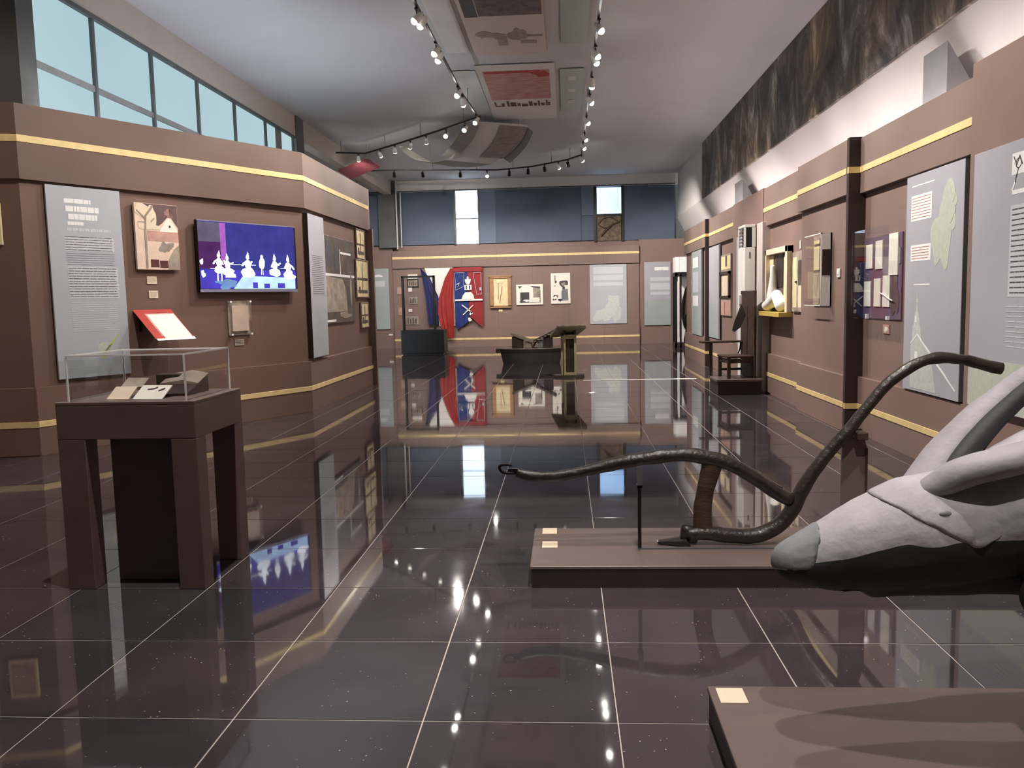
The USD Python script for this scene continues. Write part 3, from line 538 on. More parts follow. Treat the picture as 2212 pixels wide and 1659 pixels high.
scr("stage_floor", sbox(0, 1, 0, .29), "tv_stage", 1); scr("stage_front", poly((.32, 0), (.42, .2), (.99, .18), (.99, .0)), "tv_ice", 2); scr("stage_light", unary_union([blob(.27, .07, .09, .07, 9), blob(.2, .1, .05, .03, 8)]), "tv_teal", 2)
scr("stage_shadow", unary_union([sbox(.52, .57, .01, .1), sbox(.64, .7, .01, .08), sbox(.79, .87, .01, .09)]), "tv_stage", 3); scr("horizon", unary_union([sbox(.32, .56, .365, .375), sbox(.1, .17, .3, .307), sbox(.82, .88, .325, .332)]), "tv_white", 2)
def dancer(x, z, s, v):
    "a seated or kneeling costumed figure: wide skirt, torso, bent arms, head and peaked headdress"
    w = .066 if v % 3 else .05
    p = [blob(x, z + .06 * s, w * s, .062 * s, v, 36, .14), blob(x, z + .17 * s, .030 * s, .075 * s, v + 1, 30, .1), blob(x, z + .275 * s, .017 * s, .034 * s, v + 2, 24, .08), poly((x - .016 * s, z + .29 * s), (x - .004 + .012 * (v % 2), z + .365 * s), (x + .016 * s, z + .29 * s))]
    l, r = (.055, .04) if v % 2 else (.035, .06)
    p += [LineString([(x, z + .225 * s), (x - l * .7 * s, z + .19 * s), (x - l * s, z + (.15 if v % 4 else .24) * s)]).buffer(.0105 * s), LineString([(x, z + .225 * s), (x + r * .7 * s, z + .18 * s), (x + r * s, z + (.21 if v % 3 else .14) * s)]).buffer(.0105 * s)]
    return unary_union(p)
scr("dancer", unary_union([dancer(.185, .235, .95, 51), sbox(.162, .175, .12, .26), sbox(.2, .212, .12, .26)]), "tv_white", 4); scr("dancer", unary_union([dancer(.268, .21, .9, 44), poly((.24, .17), (.345, .17), (.345, .22), (.31, .25), (.25, .24))]), "tv_white", 4)
scr("dancer", unary_union([dancer(.475, .205, 1.02, 47), blob(.475, .245, .075, .07, 52, 36, .1)]), "tv_white", 4); scr("dancer", unary_union([blob(.625, .50, .015, .035, 3, 24, .08), blob(.625, .40, .032, .09, 4, 30, .1), sbox(.613, .62, .22, .34), sbox(.63, .637, .22, .34)]), "tv_white", 4); scr("dancer", dancer(.765, .20, 1.0, 62), "tv_white", 4)
scr("dancer", unary_union([dancer(.915, .175, 1.05, 66), blob(.93, .2, .068, .05, 6, 30, .1)]), "tv_white", 4); scr("dancer", unary_union([blob(.02, .4, .02, .035, 5), blob(.03, .22, .02, .05, 6)]), "tv_white", 4)
t, w = on("L2", 2.08, 2.365, .97, "document_case", "small clear case holding a cream sheet below the wall television", "case"); h_ = .375
obj("back_plate", bx(-w, w, -.012, 0, 0, h_), M["photolt"], t); obj("paper_sheet", bx(-w + .035, w - .035, -.035, -.012, .045, h_ - .05), M["skin"], t); obj("text_block", flat(lines(-w + .05, w - .05, .07, h_ - .08, 9, .22, 60), -.0355, .0006), M["paper"], t)
obj("cover", bx(-w, w, -.052, -.046, 0, h_), M["glass"], t); obj("clip", [bx(i * (w - .012) - .012, i * (w - .012) + .012, -.056, -.0, z, z + .02) for i in (-1, 1) for z in (0, h_ - .02)], M["acredge"], t)
t, w = on("L2", 2.155, 2.275, .855, "caption_card", "small silvery caption card under the clear document case", "label", "caption cards on the left partition"); obj("card", bx(-w, w, -.006, 0, 0, .07), M["photolt"], t); obj("text_block", flat(lines(-w * .8, w * .8, .012, .06, 3, .35, 41), -.0066, .0006), M["ink"], t)
# tilted red book board standing off the wall
t, w = on("L2", .99, 1.37, 1.0, "book_board", "red board tilted out from the wall with a large white open page", "book")
a = math.radians(52); L = .56
def tilt(m):
    v = np.array(m.vertices); z, yy = v[:, 2].copy(), v[:, 1].copy(); m.vertices = np.c_[v[:, 0] + .0, -(.34 - z * math.cos(a)) * 1 + yy * math.sin(a) + -.01, z * math.sin(a) * .62 + yy * math.cos(a)]; return m
obj("red_cover", tilt(bx(-w - .02, w + .02, -.012, .0, 0, L, .003)), M["redbook"], t); obj("white_page", tilt(bx(-w + .09, w + .01, -.019, -.0122, .004, L * .86)), M["paperw"], t); obj("rear_page", tilt(bx(-w + .07, w - .02, -.0165, -.0122, .05, L * .88)), M["rose"], t)
obj("lip", tilt(bx(-w - .01, w + .03, -.03, .004, -.012, .0)), M["acredge"], t); obj("bracket", [bx(i * w * .7 - .01, i * w * .7 + .01, -.12, 0, .12, .14) for i in (-1, 1)] + [bx(i * w * .7 - .01, i * w * .7 + .01, -.02, 0, .06, .2) for i in (-1, 1)], M["black"], t)

t, w = on("L3", 9.92, 10.58, .64, "info_panel", "narrow-looking pale panel with rows of text on the turned end of the left partition", "panel"); y = board(t, w, 1.73, "lilac", .03, .03)
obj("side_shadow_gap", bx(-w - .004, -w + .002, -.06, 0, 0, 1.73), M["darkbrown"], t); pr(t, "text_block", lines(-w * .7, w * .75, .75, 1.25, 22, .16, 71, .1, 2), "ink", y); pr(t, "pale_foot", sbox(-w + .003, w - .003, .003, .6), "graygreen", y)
t, w = on("L3", 10.66, 12.20, 1.03, "photo_print", "large sepia photograph of a stone facade on the turned end of the left partition", "photograph"); y = board(t, w, 1.15, "photodk", .015, .004)
pr(t, "pale_ground", poly((-w + .05, .15), (-w + .05, .62), (.1, .6), (.28, .45), (.32, .15)), "photolt", y); pr(t, "cornice", unary_union([sbox(-w, w, .625, .66), sbox(-w + .02, -w + .06, .02, 1.15), sbox(.0, .03, .65, 1.0), sbox(-w, -.3, .02, .05), sbox(.05, .6, .94, .97)]), "white", y, 2)
pr(t, "dark_window", unary_union([sbox(-.65, -.38, .75, 1.08), sbox(-.25, -.05, .7, 1.05), sbox(.35, .5, .2, .5)]), "ink", y, 1); pr(t, "pale_stain", unary_union([blob(.55, .45, .06, .2, 5), blob(.2, .1, .3, .04, 6)]), "photolt", y, 2)
for y0, y1, z0, z1, lab in ((12.40, 12.88, 1.97, 2.38, "upper of the three cream prints at the partition's far edge"), (12.32, 13.05, 1.39, 1.93, "largest, framed cream print at the partition's far edge"), (12.54, 12.97, .93, 1.29, "lowest of the three cream prints at the partition's far edge")):
    t, w = on("L3", y0, y1, z0, "photo_print", lab, "photograph", "cream prints at the partition edge"); y = board(t, w, z1 - z0, "photocr", .02, .004, frame="photolt", fw=.015)
    pr(t, "picture", unary_union([sbox(-.02, .02, .04, z1 - z0 - .04), sbox(-w * .8, w * .8, .05, .1), sbox(-w * .9, w * .9, (z1 - z0) * .45, (z1 - z0) * .52), blob(-w * .5, .1, .05, .05, 7)]), "photodk", y)
t, w = on("L2", -.42, -.18, 1.80, "photo_print", "cream-edged picture cut by the left edge of the view", "photograph")
t.GetAttribute("xformOp:translate").Set(Gf.Vec3d(-4.97, 7.035, 1.86)); t.GetAttribute("xformOp:rotateZ").Set(12.0); obj("board", bx(-w, w, -.03, 0, 0, .36, .003), M["photocr"], t); obj("picture", flat(sbox(-w + .02, w - .02, .03, .33), -.0312), M["rose"], t)

# right partition
t, w = on("R2.59", 4.80, 5.24, .56, "info_panel", "grey text panel cut by the right edge of the view, black line drawing on top", "panel"); y = board(t, w + .25, 1.56, "lilac", .02, .012)
pr(t, "emblem_ground", sbox(-.02, .3, 1.37, 1.49), "white", y); pr(t, "emblem", unary_union([LineString([(.0, 1.47), (.03, 1.42), (.06, 1.47), (.09, 1.42)]).buffer(.004), Point(.05, 1.43).buffer(.03).difference(Point(.05, 1.43).buffer(.024)), LineString([(.05, 1.40), (.03, 1.36), (.02, 1.33)]).buffer(.004)]), "ink", y, 2)
pr(t, "text_ground", sbox(-.02, .45, .68, 1.20), "inkw", y); pr(t, "text_block", lines(0.0, .45, .69, 1.19, 17, .22, 81, .05, 8), "ink", y, 2); pr(t, "text_block", lines(-.03, .45, .38, .64, 9, .2, 82, .05, 4), "inkw", y); pr(t, "pale_foot", sbox(-w - .24, w + .24, .003, .3), "treepr", y); pr(t, "heading_text", unary_union([LineString([(.0, 1.30), (.03, 1.35), (-.01, 1.29)]).buffer(.006), sbox(-.01, .3, 1.26, 1.285)]), "white", y)
t, w = on("R2.70", 5.81, 6.75, .53, "info_panel", "pale panel printed with a church tower and a greenish tree beside the pier", "panel"); y = board(t, w, 1.62, "lilac", .022, .03)
obj("dark_edge", bx(w, w + .006, -.05, 0, 0, 1.62), M["dkgray"], t); pr(t, "text_ground", unary_union([sbox(-.38, -.02, 1.28, 1.47), sbox(-.37, -.02, .98, 1.10)]), "white", y); pr(t, "text_block", lines(-.37, -.03, 1.29, 1.46, 8, .22, 91, .1, 6), "rose", y, 2); pr(t, "text_block", lines(-.35, -.04, .99, 1.09, 5, .3, 92, .1, 7), "rose", y, 2); pr(t, "rule", unary_union([sbox(-.37, .02, 1.535, 1.545), sbox(-.3, -.02, .80, .808)]), "white", y)
pr(t, "tree_print", unary_union([blob(.22, 1.28, .13, .2, 93), blob(.15, 1.12, .14, .22, 94), blob(.27, 1.38, .1, .12, 95)]), "treepr", y); pr(t, "tree_tint", blob(.26, 1.34, .1, .1, 96), "treepr", y, 2)
pr(t, "church_tower", unary_union([sbox(-.232, -.226, .70, .735), sbox(-.24, -.218, .67, .70), poly((-.25, .60), (-.229, .675), (-.205, .60)), poly((-.28, .5), (-.26, .6), (-.195, .6), (-.17, .5)), poly((-.31, .36), (-.3, .5), (-.16, .5), (-.14, .36)), poly((-.33, .02), (-.33, .36), (-.21, .43), (.02, .31), (.12, .02)), poly((-.21, .43), (.3, .15), (.3, .13), (-.21, .40))]), "chpr", y, 1)
pr(t, "church_line", unary_union([LineString([(-.33, .36), (-.21, .43), (.08, .26), (.42, .07)]).buffer(.006), sbox(-.26, -.23, .52, .57), sbox(-.25, -.2, .2, .3)]), "white", y, 2)
t, w = on("R2.70", 6.92, 7.77, 1.06, "display_case", "large clear acrylic wall case with white strips on a plum backing", "case"); h_ = .76
obj("back_plate", bx(-w, w, -.012, 0, 0, h_ - .06), mat("plum_backing", (112, 92, 112), .4, .1, 3), t)
for a, b, c_, d_ in ((-.36, -.20, .43, .64), (-.13, .03, .42, .66), (.17, .36, .36, .70), (-.39, -.23, .1, .32), (-.15, .0, .1, .34), (.05, .2, .1, .36)): obj("white_strip", bx(a, b, -.022, -.012, c_, d_, .001), M["paperw"], t)
obj("dark_photo", bx(.375, .41, -.02, -.012, .45, .58), M["midgray"], t); obj("cloth", flat(blob(.3, .2, .09, .15, 97), -.016, .004), M["mauve"], t); obj("cord", tube([(.0, -.03, .22), (.1, -.03, .2), (.2, -.03, .17), (.3, -.03, .15)], [.006] * 4, 8), M["acredge"], t)
obj("cover", bx(-w, w, -.12, -.114, 0, h_), M["glass"], t); obj("edge", [bx(-w, w, -.122, 0, -.006, 0), bx(w - .006, w, -.122, -.0, 0, h_ * .62), bx(-w, -w + .005, -.122, -.11, 0, h_)], M["glass"], t); obj("clip", [bx(w - .02, w + .004, -.124, -.1, 0, .03), bx(-.05, -.035, -.124, -.1, 0, .04)], M["acredge"], t)
t, w = on("R2.70", 7.17, 7.31, .935, "caption_card", "orange-edged caption card under the plum-backed acrylic case", "label"); obj("card", bx(-w, w, -.006, 0, 0, .075), M["rose"], t); obj("picture", flat(blob(0, .035, .035, .025, 3), -.0072), M["paperw"], t)
for kind, y0, y1, z0, lab in (("R2.70", 6.77, 6.83, 1.36, "small white switch plate between the acrylic case and the church panel"), ("R2.60", 8.13, 8.22, 1.43, "small white switch plate right of the tall clear case")):
    t, w = on(kind, y0, y1, z0, "switch_plate", lab, "switch"); obj("plate", bx(-w, w, -.012, 0, 0, .085, .003), M["acwhite"], t); obj("rocker", bx(-w * .4, w * .4, -.017, -.011, .025, .06, .002), M["white"], t)
t, w = on("R2.60", 8.41, 8.97, 1.16, "display_case", "tall clear wall case with four cream window-like panes, left of the dark bay end", "case"); h_ = .71
obj("back_plate", bx(-w, w, -.012, 0, 0, h_), M["photolt"], t); obj("cream_pane", bx(-w + .03, -.06, -.018, -.012, .36, .66), M["photocr"], t); obj("cream_pane", bx(0, .16, -.018, -.012, .36, .67), M["photocr"], t); obj("cream_pane", bx(-.02, .14, -.018, -.012, .1, .34), M["paper"], t); obj("bars", [bx(-.05, -.03, -.02, -.012, .02, .68), bx(-w, w * .6, -.02, -.012, .345, .355)], M["photodk"], t)
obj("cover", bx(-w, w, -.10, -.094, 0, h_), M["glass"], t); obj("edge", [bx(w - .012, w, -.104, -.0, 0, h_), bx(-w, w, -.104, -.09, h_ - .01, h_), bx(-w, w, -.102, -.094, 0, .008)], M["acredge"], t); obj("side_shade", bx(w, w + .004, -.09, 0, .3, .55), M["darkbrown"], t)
t, w = on("R2.66", 10.03, 11.10, 1.07, "shadow_box", "cream-framed box with white draped shapes on a yellow ledge, beside the pale pilaster", "box"); h_ = .78
obj("back_plate", bx(-w, w, -.012, 0, 0, h_), M["photodk"], t); obj("dark_door", bx(-.2, .15, -.018, -.012, .3, .72), M["darkbrown"], t); obj("cream_strip", [bx(.2, .4, -.02, -.012, .1, .68), bx(-.5, -.3, -.02, -.012, .5, .7)], M["photocr"], t)
obj("frame", [bx(-w, w, -.07, 0, h_ - .07, h_, .003), bx(w - .09, w, -.07, 0, 0, h_, .003), bx(-w, -w + .05, -.07, 0, 0, h_, .003)], M["paper"], t); obj("ledge", bx(-w, w, -.16, 0, -.055, .0, .003), M["yellow"], t)
def lump(pts, n=3):
    m = mf(m3.Manifold.batch_hull([m3.Manifold.sphere(r, 16).translate((x, y, z)) for x, y, z, r in pts]) if False else m3.Manifold.batch_boolean([m3.Manifold.hull(m3.Manifold.sphere(a[3], 16).translate(a[:3]) + m3.Manifold.sphere(b[3], 16).translate(b[:3])) for a, b in zip(pts[:-1], pts[1:])], m3.OpType.Add)); return m
obj("draped_figure", lump([(-.28, -.07, .06, .055), (-.14, -.07, .2, .07), (-.12, -.07, .4, .04), (-.12, -.07, .55, .03)]), M["whitecl"], t, smooth=40); obj("draped_mound", lump([(-.4, -.08, .07, .06), (-.1, -.08, .12, .075), (.12, -.08, .2, .07), (.32, -.08, .08, .075)]), M["whitecl"], t, smooth=40)
t, w = on("R2.66", 9.50, 9.97, 1.08, "photo_print", "cream door picture right of the cream-framed white shadow box", "photograph"); y = board(t, w, .68, "photolt", .02, .004); pr(t, "door_leaf", sbox(-w + .04, -.04, .05, .62), "photocr", y); pr(t, "door_leaf", sbox(.02, w - .02, .05, .5), "paper", y); pr(t, "grey_pane", sbox(.02, w - .02, .3, .58), "photodk", y, 2); obj("knob", bx(-.08, -.04, y - .012, y, .33, .35), M["ink"], t)
t, w = on("R2.66", 9.60, 9.74, 1.79, "caption_card", "two-part little card above the cream door picture", "label"); obj("card", bx(-w, -w + .05, -.006, 0, .0, .09), M["paperw"], t); obj("card", bx(w - .03, w, -.006, 0, .02, .11), M["rose"], t)
t, w = on("R2.60", 12.08, 12.84, .56, "info_panel", "grey panel behind the dark-backed chair and the white air conditioner", "panel"); y = board(t, w, 1.58, "lilac", .02, .006); pr(t, "text_ground", sbox(-.05, w - .02, .7, 1.1), "graygreen", y); pr(t, "text_block", lines(0, w - .04, .72, 1.08, 4, .1, 83), "white", y, 2)
t, w = on("R2.66", 14.50, 15.46, .54, "info_panel", "tall lilac-grey panel right of the dark slot in the far right wall", "panel"); y = board(t, w, 1.6, "lilac", .03, .02); pr(t, "pale_foot", sbox(-w + .003, w - .003, .003, .6), "graygreen", y)
t, w = on("R2.66", 13.60, 14.44, .95, "framed_print", "column of framed cream prints right of the far lilac-grey panel", "picture"); y = board(t, w, 1.0, "photolt", .02, .004)
pr(t, "upper_print", sbox(-w + .03, w - .03, .76, .97), "photocr", y); pr(t, "dark_bar", unary_union([sbox(-.02, .12, .8, .97), sbox(-.06, -.04, .02, .22)]), "photodk", y, 3); pr(t, "lower_print", sbox(-w + .02, w - .02, .01, .25), "rose", y); obj("frame", [bx(-w, w, -.05, -.02, .68, .72), bx(-w, w, -.05, -.02, .30, .33), bx(-w, -w + .06, -.05, -.02, .3, .72), bx(w - .1, w, -.05, -.02, .3, .72)], M["darkbrown"], t); pr(t, "framed_sheet", sbox(-w + .06, w - .1, .33, .68), "paper", y, 2)
t, w = on("R2.60", 15.98, 17.15, .53, "info_panel", "far grey panel with stacked pale squares, left of the dark slot", "panel"); y = board(t, w, 1.62, "graygreen", .03, .02)
for k, z in enumerate((1.3, 1.02, .82, .56)): pr(t, "pale_square", sbox(-.42, .25, z, z + .2), "white" if k in (0, 3) else "inkw", y)
t, w = on("R2.60", 17.2, 17.6, .9, "text_strip", "dark narrow strip with pale marks at the far end of the right wall", "label"); obj("strip", bx(-w, w, -.01, 0, 0, 1.0), M["brown2"], t); obj("marks", flat(unary_union([blob(0, z, .07, .04, int(z * 50)) for z in (.2, .42, .66)]), -.0115), M["photolt"], t)
# far wall
def fpanel(x0, x1, z0, z1, lab, m="graygreen", y=-.0):
    t, w = on("F", x0, x1, z0, "info_panel", lab, "panel"); return t, w, board(t, w, z1 - z0, m, .025, .012)
t, w, y = fpanel(-5.48, -4.93, .54, 2.24, "pale green-grey panel at the far left beyond the partition's edge"); t.GetAttribute("xformOp:translate").Set(Gf.Vec3d(-5.205, 23.4484, .54))
pr(t, "heading", poly((-w + .02, 1.50), (.0, 1.54), (.12, 1.5), (.1, 1.47), (-w + .02, 1.47)), "white", y); pr(t, "text_ground", sbox(-w * .8, w * .6, 1.2, 1.36), "inkw", y); pr(t, "pale_foot", sbox(-w + .003, w - .003, .003, .8), "graygreen", y)
t, w, y = fpanel(.69, 1.705, .57, 2.20, "wide pale panel with a faint flower print, right of the portrait print", "gray")
for k, (a, b) in enumerate(((1.38, 1.56), (1.2, 1.34), (1.05, 1.14))): pr(t, "text_ground", sbox(-w * .8, w * .8, a, b), "inkw", y)
pr(t, "flower_print", unary_union([blob(.12, .55, .2, .22, 101), blob(-.15, .25, .22, .2, 102), blob(.2, .3, .12, .28, 103)]).intersection(sbox(-w + .01, w - .01, .01, 1)), "chpr", y)
t, w, y = fpanel(2.19, 2.91, .50, 2.24, "lilac-grey far panel with white lettering, left of the black framed case", "lilac"); t.GetAttribute("xformOp:translate").Set(Gf.Vec3d(2.55, 23.4484, .50))
pr(t, "heading", lines(-.08, .32, 1.5, 1.6, 1, .9, 104, 0, 3), "white", y)
for a, b in ((1.22, 1.32), (.98, 1.16), (.84, .92)): pr(t, "text_ground", sbox(-.2, .33, a, b), "inkw", y)
pr(t, "pale_foot", sbox(-w + .003, w - .003, .003, .7), "graygreen", y)
t, w = on("F", -2.08, -1.49, 1.11, "framed_print", "oak-framed cream drawing right of the draped flags", "picture"); y = board(t, w - .05, .82, "photocr", .03, .01, name="sheet"); obj("frame", [bx(-w, w, -.07, 0, -.04, .03, .003), bx(-w, w, -.07, 0, .78, .84, .003), bx(-w - .02, w + .02, -.08, 0, .83, .86), bx(-w, -w + .1, -.07, 0, .0, .8, .003), bx(w - .09, w, -.07, 0, .0, .8, .003)], M["oak"], t)
pr(t, "drawing", unary_union([LineString([(-.1, .65), (.04, .65)]).buffer(.008), LineString([(-.06, .65), (-.06, .2)]).buffer(.008), LineString([(.05, .55), (-.03, .1)]).buffer(.012)]), "oak", y)
t, w = on("F", -1.85, -1.74, .97, "caption_card", "tiny bright caption card under the oak-framed drawing", "label"); obj("card", bx(-w, w, -.008, 0, 0, .07), M["photocr"], t)
t, w = on("F", -1.35, -.605, 1.14, "photo_print", "wide black and white print of a dark doorway on the far wall", "photograph"); y = board(t, w, .565, "paperw", .025, .01)
pr(t, "dark_door", sbox(-.26, -.01, .06, .35), "slate", y); pr(t, "pale_screen", sbox(.1, .3, .2, .48), "photolt", y); pr(t, "ink_mark", unary_union([poly((-.32, .52), (-.2, .52), (-.28, .45)), poly((.02, .52), (.3, .5), (.28, .44), (.1, .48)), sbox(.28, .3, .08, .4), sbox(.0, .3, .06, .075), blob(-.24, .08, .05, .02, 7)]), "ink", y, 2); pr(t, "white_car", blob(-.08, .12, .08, .035, 8), "white", y, 3)
t, w = on("F", -.385, .155, 1.155, "photo_print", "tall black and white portrait print on the far wall", "photograph"); y = board(t, w, .84, "paperw", .025, .01)
pr(t, "dark_hair", blob(.08, .56, .11, .09, 111), "ink", y); pr(t, "face", blob(.08, .54, .05, .05, 112), "photolt", y, 2); pr(t, "collar", sbox(.05, .12, .40, .47), "slate", y); pr(t, "grey_block", poly((.02, .08), (.02, .33), (.05, .4), (.2, .4), (.21, .08)), "midgray", y); pr(t, "ink_mark", unary_union([sbox(-.16, -.14, .58, .78), blob(-.13, .6, .03, .03, 9), sbox(-.17, -.14, .48, .5), blob(-.15, .17, .07, .07, 10).difference(blob(-.15, .17, .05, .05, 11)), blob(-.02, .1, .05, .04, 12)]), "slate", y)
pics = [(-4.38, -4.11, 1.94, 2.06, "white picture strip above the black case frame"), (-4.38, -4.11, 1.73, 1.90, "dark-framed little picture crossing the top bar of the black case frame"), (-4.70, -4.55, 1.51, 1.72, "upper small pinkish picture left of the black case frame"), (-4.38, -4.27, 1.58, 1.69, "tiny white shaped card seen through the black case frame"),
        (-4.36, -4.13, 1.23, 1.43, "middle grey small picture seen through the black case frame"), (-4.68, -4.56, .92, 1.14, "lower small reddish picture left of the black case frame"), (-4.39, -4.29, 1.01, 1.10, "tiny white card above the lowest picture in the black case frame"), (-4.47, -4.11, .66, .89, "lowest and widest small picture just above the black plinth")]
for k, (a, b, z0, z1, lab) in enumerate(pics):
    t, w = on("F", a, b, z0, "small_picture", lab, "picture", "small pictures beside the flags"); obj("card", bx(-w, w, -.02, 0, 0, z1 - z0, .002), M["paperw" if k in (0, 3, 6) else "photolt"], t)
    if k == 1: obj("frame", [bx(-w - .025, w + .025, -.03, 0, -.03, 0), bx(-w - .025, w + .025, -.03, 0, z1 - z0, z1 - z0 + .03), bx(-w - .025, -w, -.03, 0, 0, z1 - z0), bx(w, w + .025, -.03, 0, 0, z1 - z0)], M["black"], t)
    if k not in (0, 3, 6): obj("picture", flat(unary_union([sbox(-w * .8 + i * w * .4, -w * .8 + i * w * .4 + w * .25, .025, (z1 - z0) - .03 - (i % 2) * .03) for i in range(4)]), -.0212), M["photodk" if k not in (2, 5) else "rose"], t)
t, w = on("F", -4.84, -4.72, .36, "switch_plate", "small white plate low on the far wall left of the black plinth", "switch"); t.GetAttribute("xformOp:translate").Set(Gf.Vec3d(-4.93, 23.45, .36)); obj("plate", bx(-w, w, -.012, 0, 0, .05, .003), M["acwhite"], t)

# flags and drapes before the far wall
def drape(edgeL, edgeR, y0, folds, amp, nz=26, nx=34, seed=0, th=.006):
    "cloth hung between two edges given as x at falling z; folds run downwards"
    V = []; F = []; zl = np.array(edgeL)[:, 1]; zr = np.array(edgeR)[:, 1]; s = np.linspace(0, 1, nz)
    def edge(e): e = np.array(e); d = np.linspace(0, 1, len(e)); return np.interp(s, d, e[:, 0]), np.interp(s, d, e[:, 1])
    lx, lz = edge(edgeL); rx, rz_ = edge(edgeR); u = np.linspace(0, 1, nx)
    for side in (0, 1):
        for i in range(nz):
            for j in range(nx):
                ph = folds * 2 * math.pi * (u[j] + .06 * math.sin(3 * s[i] + seed)); a = amp * (.35 + .65 * s[i])
                V.append((lx[i] + (rx[i] - lx[i]) * u[j], y0 - a * (1 + math.sin(ph + seed)) - a * .5 * math.sin(2.3 * ph + 1 + seed) - th * side, lz[i] + (rz_[i] - lz[i]) * u[j]))
    n = nz * nx
    for i in range(nz - 1):
        for j in range(nx - 1):
            a, b, c_, d = i * nx + j, i * nx + j + 1, (i + 1) * nx + j + 1, (i + 1) * nx + j
            F += [(a, b, c_), (a, c_, d), (n + a, n + c_, n + b), (n + a, n + d, n + c_)]
    for i in range(nz - 1):
        for j in (0, nx - 1): a, d = i * nx + j, (i + 1) * nx + j; F += [(a, d, n + d), (a, n + d, n + a)]
    for j in range(nx - 1):
        for i in (0, nz - 1): a, b = i * nx + j, i * nx + j + 1; F += [(a, n + a, n + b), (a, n + b, b)]
    return trimesh.Trimesh(np.array(V), F, process=False)
t = thing("backdrop", "white lit cloth backdrop between the navy and the red drapes on the far wall", "cloth", (-3.5, 23.38, .6)); obj("cloth", drape([(-.40, 1.62), (-.16, .9), (-.02, .0)], [(.43, 1.62), (.43, .9), (.43, .0)], -.02, 3, .006), M["whitecl"], t, smooth=True)
t = thing("navy_drape", "navy curtain swept down behind the black case frame", "curtain", (-3.7, 23.30, .2)); obj("cloth", drape([(-.30, 1.99), (-.25, 1.7), (-.17, 1.1), (-.12, .45)], [(-.28, 2.0), (-.04, 1.75), (.19, 1.2), (.16, .45)], 0, 4, .022, seed=1), M["navy"], t, smooth=True)
t = thing("red_drape", "long red curtain narrowing to the top beside the white backdrop", "curtain", (-3.3, 23.26, .22)); obj("cloth", drape([(.14, 1.98), (-.02, 1.7), (-.22, 1.1), (-.24, .75), (-.17, .4), (-.12, .05)], [(.24, 1.98), (.22, 1.6), (.2, 1.1), (.21, .75), (.21, .4), (.2, .05)], 0, 3.2, .03, seed=2), M["redor"], t, smooth=True)
t = thing("flag", "hanging flag, blue left and red right, with white tower emblem and crossed staffs", "flag", (-2.68, 23.30, .49))
fz = 1.72
obj("blue_half", drape([(-.39, fz), (-.385, .8), (-.37, .15), (-.33, .0)], [(.0, fz), (.0, .8), (.0, .38), (-.02, .22)], 0, 2.2, .012, seed=4), M["blue"], t, smooth=True)
obj("red_half", drape([(.0, fz), (.0, .8), (.02, .38), (.02, .38)], [(.41, fz), (.405, .8), (.40, .15), (.38, .05)], 0, 2.0, .012, seed=5), M["red"], t, smooth=True)
obj("red_top", drape([(-.41, fz + .005), (-.40, fz - .11)], [(.41, fz + .005), (.41, fz - .11)], -.03, 3, .004, 6), M["red"], t, smooth=True)
def emb(name, g, q="whitecl", y=-.055): obj(name, flat(g, y, .004), M[q], t)
emb("white_bar", sbox(-.37, .40, .80, .845)); emb("white_mound", poly((-.19, .84), (-.15, .95), (-.08, 1.04), (.09, 1.04), (.15, .95), (.17, .84))); emb("white_tower", sbox(-.1, .1, 1.10, 1.24)); emb("white_tower_top", unary_union([poly((-.07, 1.3), (-.085, 1.40), (.085, 1.40), (.07, 1.3), (.03, 1.25), (-.03, 1.25)), sbox(-.02, .02, 1.4, 1.47), sbox(-.04, .04, 1.42, 1.435)]))
emb("tower_window", sbox(-.06, -.03, 1.12, 1.22), "navy", -.059); emb("tower_window", sbox(.03, .06, 1.12, 1.22), "navy", -.059)
emb("crossed_staff", LineString([(-.17, .68), (.08, .48), (.1, .44)]).buffer(.016)); emb("crossed_staff", LineString([(-.15, .42), (.0, .56), (.12, .67)]).buffer(.014)); emb("letter_outline", unary_union([poly((.15, 1.58), (.37, 1.58), (.37, .98), (.24, .98)).exterior.buffer(.005), poly((-.36, 1.58), (-.1, 1.58), (-.12, 1.2), (-.34, 1.1)).exterior.buffer(.004), LineString([(-.33, 1.25), (-.24, 1.3), (-.28, 1.2)]).buffer(.008)]).buffer(0), "inkw"); emb("knot", blob(.06, .46, .035, .06, 3)); emb("small_mark", sbox(.32, .38, 1.08, 1.16), "inkw")
obj("tie", flat(blob(.02, .28, .05, .05, 6), -.02, .01), M["whitecl"], t)
obj("hanging_rod", cyl((-.43, -.005, fz + .02), (.43, -.005, fz + .02), .012), M["darkbrown"], t, smooth=40); obj("rod_arm", [bx(i * .3 - .01, i * .3 + .01, 0, .05, fz + .01, fz + .03) for i in (-1, 1)], M["darkbrown"], t)

# black plinth with an empty black case frame
t = thing("black_plinth", "black box plinth standing before the small pictures and the navy drape", "plinth", (-3.5, 20.65, 0)); obj("body", bx(-.53, .53, -.30, .33, 0.03, .60, .006), M["black"], t); obj("foot", bx(-.5, .5, -.27, .3, 0, .03), M["black"], t)
t = thing("case_frame", "black upright case frame with clear glass on the black plinth", "case", (-3.62, 20.68, .60))
for i in (-1, 1):
    for j in (-1, 1): obj("post", bx(i * .39 - .02, i * .39 + .02, j * .06 - .02, j * .06 + .02, 0, 1.33), M["black"], t)
for j in (-1, 1): obj("top_bar", bx(-.41, .41, j * .06 - .02, j * .06 + .02, 1.29, 1.33), M["black"], t)
for i in (-1, 1): obj("side_bar", bx(i * .39 - .02, i * .39 + .02, -.06, .06, 1.29, 1.33), M["black"], t)
obj("glass_pane", bx(-.37, .37, -.063, -.059, .0, 1.29), M["glass"], t); obj("shelf", bx(-.37, .37, -.05, .05, .83, .838), M["glass"], t)

